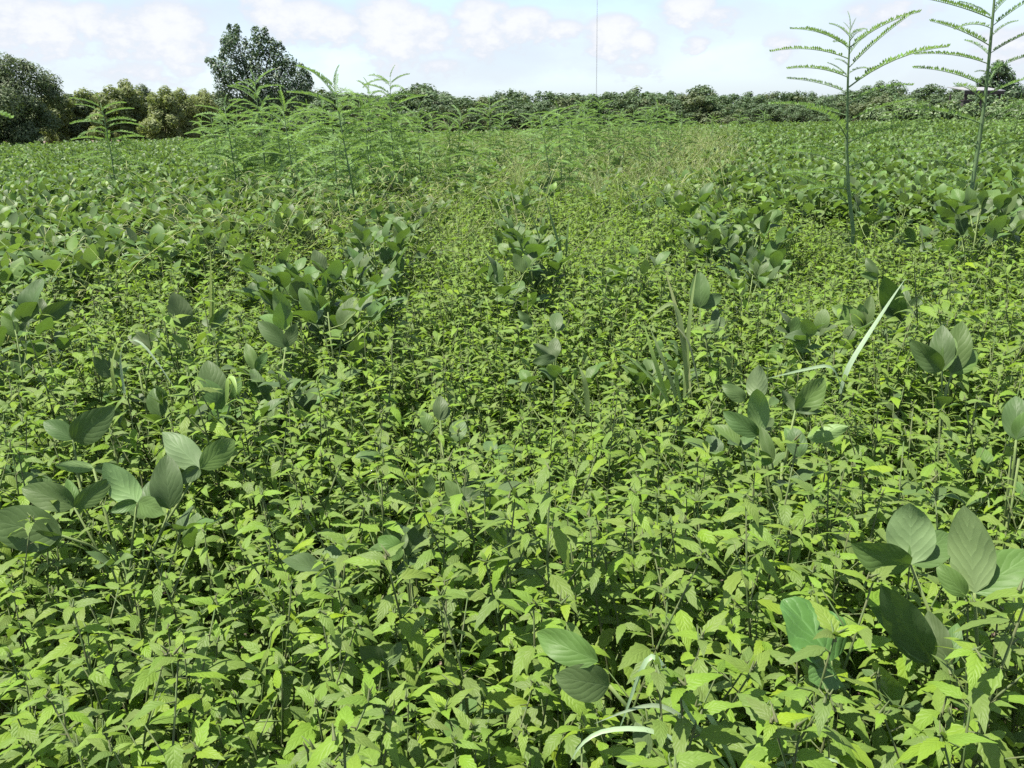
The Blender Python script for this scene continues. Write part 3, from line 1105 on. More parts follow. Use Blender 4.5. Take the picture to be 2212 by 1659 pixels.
traced('soybean plant with two small bright flipped leaflets, right of the centre', 1.75, [
    ((1201, 716), .03, [(1201, 663, .04, .6, True), (1222, 693, .02, .5, True), (1117, 673, .0, .5, True, (1150, 700)), (1126, 710, -.01, .5, False, (1150, 700))]),
    ((1201, 773), -.04, [(1151, 746, .0, .40, False), (1194, 723, .03, .5, True), (1151, 783, -.02, .4, True)]),
], (1195, 790))
traced('single dark soybean leaflet poking out left of the picture centre', 1.32, [((951, 908), 0, [(951, 853, .03, .62, True), (975, 880, .02, .5, True)])], (953, 930), .61, False)
traced('soybean plant with two dark cupped leaflets just below the picture centre', .98, [
    ((994, 1090), .0, [(1037, 1033, .02, .60, True), (967, 1036, .02, .58, True), (927, 1102, -.02, .5, True)]),
    ((925, 1074), .02, [(928, 1026, .02, .55, True), (900, 1050, .0, .5, True)])], (990, 1120), .60, False)
traced('small soybean plant with a rolled leaf low in the foreground, left of centre', .86, [
    ((870, 1187), .0, [(811, 1166, .0, .60, True), (838, 1215, -.02, .5, True), (878, 1150, .02, .4, True)])], (885, 1230), .60, False)
traced('shaded soybean plant low among the weeds, bottom left of centre', .70, [
    ((837, 1443), -.0, [(771, 1393, .0, .55, True), (868, 1386, .02, .5, True), (820, 1400, .02, .45, True)])], (842, 1475), .56, False)
traced('soybean plant with one large upright oval leaflet, left half of the picture', 1.72, [
    ((395, 708), .0, [(382, 633, .03, .68, True)]), ((390, 773), -.04, [(397, 716, .02, .40, False), (370, 745, 0, .5, True)]),
    ((453, 706), .0, [(492, 673, .0, .55, True), (433, 683, .02, .52, True), (458, 742, -.04, .5, True)])], (420, 760))
traced('soybean plant with two overlapping tall leaflets, left of centre', 1.35, [
    ((467, 873), .0, [(453, 776, .03, .60, True), (440, 816, .0, .56, True, (480, 884))]), ((500, 860), .04, [(520, 815, .02, .5, True)])], (478, 900))
traced('narrow-leaved soybean plant right of the two overlapping tall leaflets', 1.40, [
    ((567, 876), .0, [(547, 790, .03, .38, True), (590, 820, .02, .5, True)]), ((553, 800), .04, [(530, 740, .03, .42, True), (575, 760, .02, .5, True)]),
    ((617, 750), .1, [(560, 690, .0, .52, True), (640, 700, .03, .5, True)])], (575, 880))
traced('soybean plant with a pointed leaflet above its neighbours, left third of the picture', 1.62, [
    ((330, 750), .0, [(277, 716, .0, .60, True), (340, 703, .03, .46, True), (365, 765, -.02, .5, True)]),
    ((243, 813), -.1, [(200, 776, .0, .62, True), (253, 750, .02, .36, False), (275, 790, 0, .5, True)])], (300, 800))
traced('soybean plant with spread leaflets near the left border, halfway down', 1.78, [
    ((88, 690), .0, [(148, 656, .0, .52, True), (90, 643, .03, .52, True), (23, 650, .0, .55, True), (57, 673, -.02, .4, True)]),
    ((40, 730), -.06, [(5, 680, .0, .55, True), (60, 690, .02, .5, True)])], (80, 740))
traced('soybean plant with two arched grey-green leaflets above the spreading one', 1.18, [
    ((157, 950), .0, [(243, 890, .0, .56, True), (97, 903, .0, .62, True), (170, 905, .03, .5, True)])], (160, 990))
traced('dark soybean plant cut by the right border of the picture', 1.28, [
    ((2195, 950), .0, [(2196, 850, .03, .6, True), (2240, 880, .0, .6, True)]), ((2185, 985), -.03, [(2165, 960, .0, .45, True)])], (2200, 990))

# --- plants standing in the thin rows
ROW = [  # x, y of the leafy middle, size, label
    (830, 560, 1.0, 'bushy soybean plant in the left row beside the grass lane'), (785, 585, .95, 'soybean plant just in front of the bushy one in the left row'),
    (705, 690, 1.0, 'soybean plant at the near end of the left row'), (745, 640, 1.0, 'soybean plant second from the near end of the left row'),
    (655, 640, 1.0, 'soybean plant left of the near end of the left row'), (600, 625, .95, 'grey-green soybean plant on the weed carpet left of the row'),
    (552, 580, 1.0, 'soybean plant with an open V of leaflets, left of the row'), (845, 500, 1.0, 'soybean plant far up the left row under the straw grass'),
    (905, 470, 1.0, 'dark soybean plant at the far end of the left row'), (930, 445, 1.0, 'soybean plant behind the dark end of the left row'),
    (1100, 430, 1.0, 'soybean plant in the middle lane below the feathery thicket'), (1140, 410, 1.0, 'soybean plant beside the one below the feathery thicket'),
    (1105, 500, .9, 'small soybean plant in the middle lane left of the leaning dark stalk'), (1165, 570, 1.05, 'soybean plant in the middle lane with leaflets held high'),
    (1120, 585, .95, 'soybean plant under an arching grass stem in the middle lane'), (1345, 572, .9, 'soybean plant right of the middle lane on the weed carpet'),
    (1290, 555, .8, 'small soybean plant right of the middle lane'), (1500, 470, 1.05, 'dark soybean plant second in the right row'), (1580, 500, 1.05, 'dark soybean plant third in the right row'),
    (1645, 490, 1.05, 'dark soybean plant fourth in the right row'), (1540, 515, 1.0, 'broad dark soybean plant in front of the right row'), (1600, 560, .9, 'small soybean plant in front of the dark right row'),
    (1420, 440, 1.0, 'soybean plant at the far end of the right row'), (1380, 415, 1.0, 'soybean plant behind the far end of the right row'), (1460, 445, 1.0, 'soybean plant nearest behind the dark right row'),
    (1685, 545, .85, 'small soybean plant between the right row and the feathery stem'), (1890, 480, 1.0, 'dark soybean plant right of the foot of the feathery stem'),
    (2075, 500, 1.1, 'dark soybean plant at the foot of the tallest feathery plant'), (2125, 520, 1.1, 'soybean plant right of the foot of the tallest feathery plant'),
    (2175, 500, 1.05, 'soybean plant next to the right border behind the weed carpet'), (2040, 480, 1.0, 'soybean plant left of the foot of the tallest feathery plant'),
    (1700, 690, .8, 'low dark soybean plant with a V of leaflets, right half'), (1795, 690, .85, 'soybean plant left of the long pale grass blade'),
    (25, 720, 1.0, 'soybean plant cut by the left border, halfway down'), (350, 805, .85, 'low soybean plant under a bent grass blade, left third'),
    (640, 775, .85, 'soybean plant half hidden in weeds, left of centre'), (1420, 720, .75, 'soybean leaf clump behind the broad grass blades'), (1465, 690, .7, 'little soybean plant at the straw grass tuft'),
    (875, 520, 1.05, 'soybean plant between the bushy one and the dark end of the left row'), (810, 530, 1.0, 'soybean plant close left behind the bushy one in the left row'),
    (690, 640, 1.0, 'soybean plant in the thick of the left row, near its near end'), (1130, 555, 1.0, 'soybean plant left beside the one with leaflets held high'),
    (1620, 515, 1.05, 'soybean plant in the middle of the dark right row'), (1560, 480, 1.0, 'soybean plant just behind the third of the dark right row'), (1120, 450, 1.0, 'soybean plant in the middle lane in front of the thicket pair'),
    (880, 490, 1.0, 'soybean plant just before the dark end of the left row'), (2100, 475, 1.05, 'soybean plant behind the foot of the tallest feathery plant'), (1480, 495, .95, 'soybean plant before the second of the right row')]
for i, (px, py, s, lab) in enumerate(ROW):
    y0 = at_z(px, py, .66)[1]
    b = at_y(px, py, y0)
    SOY_SPOTS += [(b[0] + q * .06, y0 - .02) for q in (-1, 0, 1)]
    soy_thing(KINDS[i % 8], (b[0], y0, 0), rng.random() * 6.28, s * rng.uniform(.98, 1.08), lab, 'soybean plants in the thin rows')

# near plants spots
g = np.random.default_rng(21)
near = grid_jitter(.058, .12, 3.4, .70, .45, g)
mid = grid_jitter(.072, 3.4, 9.5, .66, .3, g)
sp = np.concatenate([near, mid])


def sida_cover(P):
    x, y = P[:, 0], P[:, 1]
    w = wob(x, y)
    ok = (x > left_x(y) - .1 + w) & (x < right_x(y) + .1 + w)
    # thins out where the grass begins
    far = y + 1.2 * np.sin(x * 2.2) * .4
    limit = np.interp(x, [-2, -1.2, -.6, .1, 1.2, 2.2, 3.2], [4.6, 4.9, 6.2, 7.6, 6.6, 6.0, 5.2])
    pr = np.clip(1.35 - (far - limit) * .8, .06, 1.0)
    return ok & (g.random(len(P)) < pr)


sp = sp[sida_cover(sp)]
SIDA_H = 1.0 + .12 * np.sin(sp[:, 0] * 3.1 + 1) * np.sin(sp[:, 1] * 2.3) + .05 * np.sin(sp[:, 0] * 9) * np.sin(sp[:, 1] * 7 + 2)
# weeds stay low where a soybean leaf shades them from the camera's side of the plant
low = np.zeros(len(sp), bool)
for (lx, ly) in SOY_SPOTS:
    dn = math.hypot(lx, ly)
    ux, uy = -lx / dn, -ly / dn
    rx_, ry_ = sp[:, 0] - lx, sp[:, 1] - ly
    al = rx_ * ux + ry_ * uy
    ac = np.abs(-rx_ * uy + ry_ * ux)
    low |= (al > -.015) & (al < .075 * dn ** .5) & (ac < .036 + .012 * dn)
SIDA_H = np.where(low, SIDA_H * .84, SIDA_H)
pj = np.array([project((x, y, .58 * s)) for (x, y), s in zip(sp, SIDA_H)])
vis = (pj[:, 2] > .2) & (pj[:, 0] > 10) & (pj[:, 0] < 2202) & (pj[:, 1] < 1650) & (pj[:, 1] > 250)
order = np.argsort(np.where(vis, pj[:, 2], 1e9))
indiv = set(order[:300].tolist())
pts, rot, scl, idx = [], [], [], []
for i, (x, y) in enumerate(sp):
    k, rz, s = int(rng.integers(0, 14)), rng.random() * 6.28, SIDA_H[i] * rng.uniform(.86, 1.12)
    if i in indiv:
        e = empty('weed_plant', (x, y, -.005), rz, s)
        tag(e, 'light green weed with small saw-toothed leaves, one of the nearest in the dense carpet', 'weed', 'nearest plants of the light green weed carpet')
        child('stem', SPstem[k], e)
        for q, m4 in SP[k][1]:
            child('leaf', SLm[q], e, m4)
    else:
        pts.append((x, y, -.005))
        rot.append((rng.normal() * .06, rng.normal() * .06, rz))
        scl.append(s)
        idx.append(k)
scatter('weed_carpet', pts, rot, scl, idx, SPjoin, 'dense carpet of light green toothed weeds running back across the field')

# --- the closed crop on both sides and far away
g = np.random.default_rng(77)
cp = np.concatenate([grid_jitter(.17, 1.8, 9, .70, .5, g), grid_jitter(.23, 9, 22, .68, .5, g), grid_jitter(.42, 22, 46, .68, 1, g), grid_jitter(.8, 46, 100, .68, 2, g)])
x, y = cp[:, 0], cp[:, 1]
w = wob(x, y)
crop = (x < left_x(y) + w) | (x > right_x(y) + w)
lane = ~crop
far_end = np.interp(x / y, [-.6, -.3, -.03, .18, .3, .6], [58, 58, 60, 86, 80, 66])
keep = crop | (y > 40) | (lane & (y > 6.5) & (g.random(len(cp)) < .09))
keep &= y < far_end
cp = cp[keep]
big_s = np.where(cp[:, 1] > 46, 2.4, np.where(cp[:, 1] > 22, 1.45, 1.0))
pj = np.array([project((a, b, .7)) for a, b in cp])
vis = (pj[:, 0] > 5) & (pj[:, 0] < 2207) & (pj[:, 1] > 250) & (pj[:, 1] < 640)
order = np.argsort(np.where(vis, pj[:, 2], 1e9))
NIND = 235
indiv = set(order[:NIND].tolist())
pts, rot, scl, idx = [], [], [], []
for i, (a, b) in enumerate(cp):
    k, rz = int(rng.integers(0, 9)), rng.random() * 6.28
    hs = rng.uniform(.88, 1.1)
    if i in indiv:
        left = a < 0
        e = empty('soybean_plant', (a, b, 0), rz, hs)
        tag(e, 'leafy soybean plant in the near edge of the closed crop, %s side of the field' % ('left' if left else 'right'), 'soybean', 'near edge of the closed soybean crop, %s side' % ('left' if left else 'right'))
        child('stem', CROP[k][0], e)
        for lf in CROP[k][1]:
            child('leaf', lf, e)
    else:
        s = big_s[i]
        pts.append((a, b, .72 * (1 - s) * .93))
        rot.append((0, 0, rz))
        scl.append(hs * s)
        idx.append(k)
scatter('soybean_field', pts, rot, scl, idx, CROPJ, 'closed dark green soybean crop stretching to the treeline on both sides')


# ------------------------------------------------------------------ sesbania (tall feathery plants)
def ses_leaf(seed, npair=26, droop=-.5, foldup=.75, wl=.062, rows=8, pitch=.25, lw=.0125):
    """one pinnate leaf of unit length along +x"""
    g = np.random.default_rng(seed)
    mb = MB()
    pts = [np.zeros(3)]
    for i in range(rows):
        th = pitch + droop * (i + .5) / rows
        pts.append(pts[-1] + np.array([math.cos(th), 0, math.sin(th)]) / rows)
    pts = np.array(pts)
    mb.tube(pts, np.linspace(.0075, .002, rows + 1), 4, mi=1)
    for q in range(npair):
        t = .10 + .89 * q / (npair - 1)
        i = min(rows - 1, int(t * rows))
        p = pts[i] + (pts[i + 1] - pts[i]) * (t * rows - i)
        th = pitch + droop * t
        ax, nz = np.array([math.cos(th), 0, math.sin(th)]), np.array([-math.sin(th), 0, math.cos(th)])
        ln = wl * (.55 + .9 * math.sin(math.pi * min(1, .15 + .8 * t)) * .5) * g.uniform(.9, 1.1)
        for s in (-1, 1):
            if g.random() < .05:
                continue
            f = foldup + g.normal() * .2
            dr = ax * .35 + (np.array([0, s, 0]) * math.cos(f) + nz * math.sin(f)) * .93
            sd = ax - dr * (ax @ dr)
            sd /= np.linalg.norm(sd)
            w = lw
            V = [p, p + dr * ln * .5 + sd * w, p + dr * ln, p + dr * ln * .5 - sd * w]
            mb.add(V, [(0, 1, 2, 3)], [(0, .5), (.5, 1), (1, .5), (.5, 0)], g.random())
    return mb


SE = [ses_leaf(1000 + k, 36, droop, fold).mesh('feathery_leaf', [m_ses, m_sesstem]) for k, (droop, fold) in enumerate([(-.25, 1.0), (-.45, .85), (-.6, .7), (-.35, .95), (-.7, .6), (-.5, .35)])]
SEj = [ses_leaf(1020 + k, 32, droop, fold, rows=6, wl=.095, lw=.016) for k, (droop, fold) in enumerate([(-.5, .6), (-.8, .4), (-.6, .8), (-1.0, .5)])]
SEjm = [m.mesh('feathery_leaf', [m_ses, m_sesstem]) for m in SEj]


def ses_hero(label, y0, stem_px, foot_z, leaves, width=.011):
    pts = [at_y(px, py, y0 + dy) for px, py, dy in stem_px]
    base = np.array([pts[0][0], pts[0][1], 0.0])
    e = tag(empty('feathery_plant', base), label, 'weed')
    P_ = [np.zeros(3)] + [p - base for p in pts]
    child('stem', MB().tube(P_, list(np.linspace(width, width * .22, len(P_))), 8).mesh('stem', m_sesstem), e)
    P_ = np.array(P_)
    g = np.random.default_rng(int(stem_px[0][0]))
    for (ax_, ay_, tx, ty, ddy) in leaves:
        a3 = at_y(ax_, ay_, y0) - base
        # start on the stem at that height
        z = min(a3[2], P_[-1][2])
        i = int(np.clip(np.searchsorted(P_[:, 2], z) - 1, 0, len(P_) - 2))
        q = (z - P_[i][2]) / (P_[i + 1][2] - P_[i][2] + 1e-9)
        a3 = P_[i] + (P_[i + 1] - P_[i]) * q
        t3 = at_y(tx, ty, y0 + ddy) - base
        m4 = span_matrix(a3, t3, np.array([0, g.normal() * .12, 1.0]))
        k = int(g.integers(0, 4))
        child('leaf', SE[k], e, m4)
    return e


ses_hero('tall feathery weed standing alone against the sky, right of the mast', 4.1,
         [(1843, 500, 0), (1832, 400, 0), (1829, 320, 0), (1830, 240, 0), (1832, 160, 0), (1835, 100, 0), (1836, 62, 0)], .6,
         [(1830, 127, 1663, 103, .1), (1828, 167, 1699, 153, -.1), (1828, 200, 1696, 180, .1), (1828, 250, 1658, 238, .05), (1828, 277, 1735, 262, -.3), (1833, 103, 1708, 55, .15), (1834, 103, 1738, 80, -.15),
          (1836, 80, 1790, 54, -.12), (1828, 332, 1688, 313, .1), (1828, 360, 1698, 340, -.15), (1828, 387, 1685, 380, .0), (1829, 443, 1701, 397, -.1), (1829, 410, 1720, 430, -.2),
          (1836, 103, 1990, 30, .1), (1835, 147, 1988, 42, -.1), (1833, 190, 2050, 88, .05), (1832, 227, 1973, 175, .1), (1831, 263, 1978, 225, -.1), (1831, 310, 1968, 277, .1), (1831, 363, 2000, 333, 0),
          (1831, 433, 1908, 373, -.2), (1836, 77, 1874, 60, .1), (1836, 66, 1832, 23, .03), (1836, 66, 1820, 50, .05), (1836, 70, 1850, 40, -.08), (1830, 143, 1803, 130, -.1), (1828, 167, 1786, 137, .1),
          (1832, 160, 1880, 145, .12), (1830, 300, 1790, 262, -.35), (1830, 340, 1870, 330, -.35), (1836, 90, 1860, 80, -.3), (1834, 110, 1800, 95, .3), (1834, 118, 1870, 100, .3)])
ses_hero('tallest feathery weed, its top cut off by the upper border, at the right', 4.2,
         [(2085, 466, 0), (2097, 420, 0), (2114, 310, 0), (2128, 213, 0), (2138, 110, 0), (2147, 10, 0), (2152, -60, 0), (2156, -120, 0)], .6,
         [(2139, 41, 1947, 17, .05), (2137, 99, 2002, 69, -.1), (2132, 138, 1973, 122, .05), (2126, 188, 1970, 151, 0), (2138, 62, 2061, 57, -.15), (2140, 40, 2070, 6, .15), (2126, 160, 2105, 158, -.1),
          (2122, 224, 2058, 200, -.3), (2112, 267, 1935, 248, 0), (2112, 312, 1974, 288, .1), (2105, 372, 1975, 350, -.1), (2100, 400, 1990, 385, .15), (2135, 120, 2080, 96, .25),
          (2139, 116, 2250, 78, .05), (2144, 57, 2260, 0, .1), (2129, 208, 2250, 172, 0), (2133, 159, 2240, 128, .1), (2118, 287, 2185, 268, -.2), (2121, 267, 2240, 228, .1), (2112, 335, 2230, 300, .05),
          (2104, 380, 2200, 350, -.1), (2141, 80, 2200, 40, -.2), (2147, 15, 2220, -20, .1), (2150, -40, 2050, -70, .1), (2152, -60, 2240, -90, 0), (2155, -100, 2150, -170, 0), (2145, 30, 2190, 12, .3),
          (2130, 190, 2160, 150, .35), (2096, 430, 2020, 410, -.2)], .014)

# plants of middle distance: own stems, shared leaf shapes
SKIND = []
for k in range(7):
    g = np.random.default_rng(1100 + k)
    P_ = [np.array([.03 * math.sin(2 * t + k) * t, .03 * math.cos(3 * t + k) * t, t]) for t in np.linspace(0, 1, 8)]
    st = MB().tube(P_, list(np.linspace(.0075, .0018, 8)), 6).mesh('stem', m_sesstem)
    lv = []
    az_ = g.random() * 6
    t = .36
    while t < .985:
        az_ += 2.4 + g.normal() * .3
        i = min(6, int(t * 7))
        p = P_[i] + (P_[i + 1] - P_[i]) * (t * 7 - i)
        ln = (.18 + .10 * g.random()) * (1 if t < .85 else 1 - (t - .85) * 2.0)
        el_ = .10 + g.normal() * .18 if t < .8 else .10 + (t - .8) * 1.8 + g.normal() * .2
        lv.append((int(g.integers(0, 4)), lm(p, az_, el_, g.normal() * .15, max(.09, ln))))
        t += g.uniform(.010, .018)
    lv.append((0, lm(P_[-1], g.random() * 6, 1.0, 0, .09)))
    SKIND.append((st, lv))
MIDS = [  # x, top y, distance, lean px, label
    (742, 182, 5.4, -8, 'large feathery weed in front of the group left of centre'), (614, 218, 6.6, -4, 'feathery weed right in front of the big dark tree'), (545, 178, 8.2, -4, 'tall feathery weed below the trunk of the big dark tree'),
    (487, 230, 8.0, 0, 'feathery weed left of the big dark tree'), (212, 222, 8.5, -2, 'lone feathery weed before the willow thicket'), (836, 170, 8.5, -4, 'tallest thin feathery weed, just right of the large one'),
    (795, 192, 9.0, 2, 'feathery weed half hidden behind the large one'), (783, 236, 7.6, 0, 'short feathery weed beside the large one'), (905, 240, 10, 0, 'feathery weed with a flat top between the group and the lane'),
    (990, 247, 9.0, 4, 'feathery weed with a tufted top before the far trees, left of the lane'), (1052, 224, 12, 0, 'slim feathery weed standing up before the far trees'), (1015, 302, 7.6, -4, 'low feathery weed in the middle lane'),
    (1172, 244, 7.2, -18, 'leaning feathery weed with a dark bare lower stalk'), (1216, 240, 8.4, 2, 'feathery weed close behind the leaning one'), (1245, 232, 14, 0, 'feathery weed left of the mast foot'),
    (1272, 224, 16, 2, 'feathery weed just left of the mast line'), (1297, 218, 16, -2, 'feathery weed just right of the mast line'), (1335, 240, 16, 0, 'feathery weed third right of the mast line'),
    (1372, 242, 17, 0, 'feathery weed fourth right of the mast line'), (1398, 236, 17, 2, 'feathery weed fifth right of the mast line'), (1422, 226, 13, 0, 'upright feathery weed at the right end of the row beyond the lane'),
    (1450, 240, 15, 0, 'last feathery weed of the row right of the lane'), (660, 236, 9.5, 0, 'feathery weed between the dark tree and the large feathery one'), (690, 228, 11, 2, 'feathery weed behind the large one, left side'),
    (580, 246, 11, 0, 'feathery weed in the haze of the group under the dark tree'), (515, 246, 11, -2, 'small feathery weed under the left boughs of the dark tree'), (635, 258, 9, 0, 'short feathery weed in the crowd under the dark tree'),
    (870, 240, 13, 0, 'feathery weed behind the flat-topped one'), (940, 256, 12, 0, 'short feathery weed right of the flat-topped one'), (1150, 256, 13, 0, 'feathery weed left of the leaning one, farther away'),
    (1190, 252, 11, 2, 'feathery weed in the thicket behind the leaning one'), (1320, 250, 12, 0, 'short feathery weed right of the mast line'), (430, 262, 12, 0, 'small feathery weed at the foot of the willow thicket'),
    (460, 252, 10, 0, 'feathery weed left of the crowd under the dark tree'), (1600, 246, 22, 0, 'far feathery weed over the right crop, first of three'), (1655, 244, 24, 0, 'far feathery weed over the right crop, second of three'),
    (1540, 250, 24, 0, 'far feathery weed over the right crop, nearest the lane'), (1930, 222, 26, 0, 'far feathery weed between the two tall ones'), (1990, 218, 26, 0, 'far feathery weed left of the shed'),
    (2200, 216, 20, 0, 'feathery weed by the right border under the far trees'),
    (720, 244, 7.0, 2, 'low feathery weed close behind the foot of the large one'), (765, 222, 10, -2, 'feathery weed right behind the crown of the large one'), (815, 226, 9.5, 2, 'feathery weed below the tallest thin one'),
    (855, 256, 9, 0, 'short feathery weed right of the tallest thin one'), (560, 226, 10, 3, 'feathery weed right behind the tall one below the dark tree'), (505, 262, 8.5, 0, 'low feathery weed left of the tall one below the dark tree'),
    (1230, 258, 9.5, 3, 'short feathery weed right of the leaning one'), (1262, 246, 11, -2, 'feathery weed before the mast foot'), (1350, 262, 11, 0, 'low feathery weed in the row right of the mast'),
    (1405, 254, 11, 2, 'low feathery weed near the right end of the row beyond the lane'), (965, 268, 9, 0, 'low feathery weed left of the tufted one'), (1085, 252, 13, 0, 'feathery weed right of the slim one'),
    (1475, 256, 13, 0, 'low feathery weed outside the right end of the row'), (600, 262, 8, 0, 'low feathery weed behind the one before the dark tree')]
for i, (px, ty, dist, leanpx, lab) in enumerate(MIDS):
    top = at_y(px, ty, dist)
    foot = at_y(px - leanpx * 2.2, ty, dist)
    st, lv = SKIND[i % 7]
    s = top[2]
    e = empty('feathery_plant', (foot[0], dist, 0), rng.random() * 6.28, 1.0)
    # lean without squeezing
    e.rotation_euler = Euler((0, math.atan2(top[0] - foot[0], top[2]), 0)).to_matrix().to_4x4().to_euler()
    e.scale = (min(s, 1.5), min(s, 1.5), s)
    tag(e, lab, 'weed', 'feathery weeds of the middle distance')
    rz = Matrix.Rotation(rng.random() * 6.28, 4, 'Z')
    child('stem', st, e, rz)
    for k, m4 in lv:
        child('leaf', SEjm[k], e, rz @ m4)
# the leaf tip reaching in at the left border
e0 = at_y(-280, 215, 2.6)
pl = tag(empty('feathery_plant', (e0[0] - .02, 2.6, 0)), 'feathery weed outside the left border, one leaf tip reaching in', 'weed')
child('stem', MB().tube([(0, 0, 0), (.01, 0, .6), (0, 0, e0[2] + .1)], [.009, .007, .004], 6).mesh('stem', m_sesstem), pl)
for k, (tx, ty, dd) in enumerate([(26, 265, 0), (-420, 190, .1), (-430, 250, -.1)]):
    t3 = at_y(tx, ty, 2.6 + dd) - np.array([e0[0] - .02, 2.6, 0])
    child('leaf', SE[1 + k], pl, span_matrix((0, 0, e0[2] + .02 - .1 * k), t3, (0, 0, 1)))


# ------------------------------------------------------------------ grasses
def strip(pts, W, fold=.25, roll=0.0):
    """a grass blade along a polyline of 3-D points"""
    pts = np.asarray(pts, float)
    # smooth the polyline
    t = np.linspace(0, 1, len(pts))
    tt = np.linspace(0, 1, 13)
    q = np.stack([np.interp(tt, t, pts[:, k]) for k in range(3)], 1)
    for _ in range(2):
        q[1:-1] = (q[:-2] + 2 * q[1:-1] + q[2:]) / 4
    V, UV = [], []
    for i in range(13):
        d_ = q[min(i + 1, 12)] - q[max(i - 1, 0)]
        d_ /= np.linalg.norm(d_) + 1e-9
        s = np.cross(d_, (0.0, -.35, .94))
        s /= np.linalg.norm(s) + 1e-9
        n = np.cross(s, d_)
        s = s * math.cos(roll + .5 * tt[i]) + n * math.sin(roll + .5 * tt[i])
        n = np.cross(s, d_)
        w = W * .5 * prof_grass(tt[i])
        for a in (-1, 0, 1):
            V.append(q[i] + s * a * w + n * abs(a) * w * fold)
            UV.append((tt[i], (a + 1) / 2))
    Fc = [(i * 3 + k, (i + 1) * 3 + k, (i + 1) * 3 + k + 1, i * 3 + k + 1) for i in range(12) for k in range(2)]
    return MB().add(V, Fc, UV, random.random())


def tuft(label, y0, foot, blades, mats=None, name='grass_tuft', cat='grass'):
    b = at_y(foot[0], foot[1], y0)
    base = np.array([b[0], y0, 0.0])
    e = tag(empty(name, base), label, cat)
    for (pix, W, mat) in blades:
        P3 = []
        for (px, py, dy) in pix:
            P3.append(at_y(px, py, y0 + dy) - base)
        P3 = [np.array([random.gauss(0, .006), random.gauss(0, .006), .0])] + P3 if mat[1] else P3
        child('blade', strip(P3, W, roll=random.uniform(-.3, .3)).mesh('blade', mat[0]), e)
    return e


B_, G_, S_ = (m_bluegrass, False), (m_grass, False), (m_straw, False)
tuft('pale blue-green grass with bent-over blades, bottom right of centre', .66, (1595, 1700), [
    ([(1600, 1690, 0), (1540, 1556, 0), (1508, 1514, 0), (1475, 1528, -.01)], .0062, B_),
    ([(1592, 1690, 0), (1470, 1528, 0), (1432, 1432, 0), (1408, 1408, 0), (1385, 1440, 0), (1355, 1530, 0), (1334, 1586, 0)], .0066, B_),
    ([(1600, 1695, 0), (1490, 1560, .01), (1430, 1520, .01), (1370, 1528, 0), (1284, 1563, -.01)], .0055, B_),
    ([(1590, 1700, 0), (1450, 1578, -.02), (1360, 1572, -.02), (1290, 1578, -.02), (1250, 1610, -.03), (1231, 1648, -.03)], .0056, B_),
    ([(1620, 1700, -.02), (1700, 1640, -.02), (1790, 1636, -.03), (1850, 1668, -.03)], .0056, B_)])
tuft('broad green grass blades with straw stems, right of the centre', 1.55, (1460, 880), [
    ([(1450, 900, 0), (1432, 840, 0), (1408, 760, 0), (1389, 694, .02)], .013, G_), ([(1470, 900, 0), (1452, 830, 0), (1425, 760, 0), (1404, 708, .02)], .011, G_),
    ([(1490, 850, 0), (1481, 766, .02), (1462, 670, .04), (1436, 580, .06)], .012, S_), ([(1478, 860, 0), (1484, 760, .02), (1492, 660, .03), (1506, 578, .05)], .010, G_),
    ([(1485, 840, 0), (1475, 720, 0), (1458, 648, .02), (1425, 668, -.02), (1394, 696, -.04)], .012, G_), ([(1510, 840, 0), (1490, 740, 0), (1462, 705, 0), (1440, 688, 0)], .006, S_),
    ([(1470, 870, -.02), (1457, 806, -.02), (1468, 794, -.03), (1477, 810, -.04), (1476, 832, -.05)], .010, G_), ([(1480, 860, -.02), (1500, 830, -.03), (1530, 822, -.05), (1560, 838, -.06)], .009, G_),
    ([(1455, 890, 0), (1420, 830, -.02), (1370, 780, -.03), (1310, 735, -.03)], .007, G_)])
tuft('long pale grass blade leaning across the upright soybean, right side', 1.75, (1820, 830), [
    ([(1815, 850, 0), (1830, 794, 0), (1885, 710, .03), (1930, 640, .05), (1956, 602, .06)], .013, B_), ([(1820, 845, 0), (1798, 786, -.02), (1730, 800, -.05), (1655, 818, -.08)], .009, B_)])
tuft('single upright grass blade left of centre, rising above the weeds', 2.3, (456, 690), [
    ([(455, 720, 0), (455, 640, 0), (456, 580, 0), (453, 530, 0)], .010, G_), ([(458, 720, 0), (462, 640, 0), (458, 600, 0)], .010, G_)])
tuft('bent grass blade arched over low soybean leaves, left third', 1.5, (290, 790), [
    ([(270, 850, 0), (255, 760, 0), (275, 732, 0), (305, 735, -.02), (345, 790, -.04), (385, 850, -.05)], .010, B_), ([(250, 850, 0), (240, 790, 0), (258, 730, 0), (285, 700, 0)], .008, G_)])
tuft('short light grass blade with a folded tip, left of centre', 1.5, (500, 850), [
    ([(490, 870, 0), (492, 820, 0), (500, 812, 0), (508, 830, -.02), (512, 850, -.03)], .012, G_), ([(488, 875, 0), (505, 830, 0), (535, 818, -.02), (560, 826, -.03)], .009, G_)])
tuft('thin dark stalks with narrow blades in the middle lane', 3.4, (1195, 540), [
    ([(1215, 560, 0), (1205, 520, 0), (1190, 470, 0), (1176, 420, 0)], .012, (m_soy, False)), ([(1222, 560, 0), (1226, 500, 0), (1232, 455, 0)], .010, (m_soy, False)),
    ([(1185, 560, 0), (1160, 500, 0), (1148, 455, 0)], .010, G_), ([(1212, 560, 0), (1210, 520, 0), (1206, 480, 0)], .010, G_)])
tuft('narrow green blade pointing up, middle of the weed carpet', 1.3, (1262, 880), [([(1270, 900, 0), (1268, 850, 0), (1262, 815, 0), (1250, 790, .01)], .010, G_), ([(1275, 900, 0), (1240, 850, 0), (1200, 800, 0)], .004, G_)])

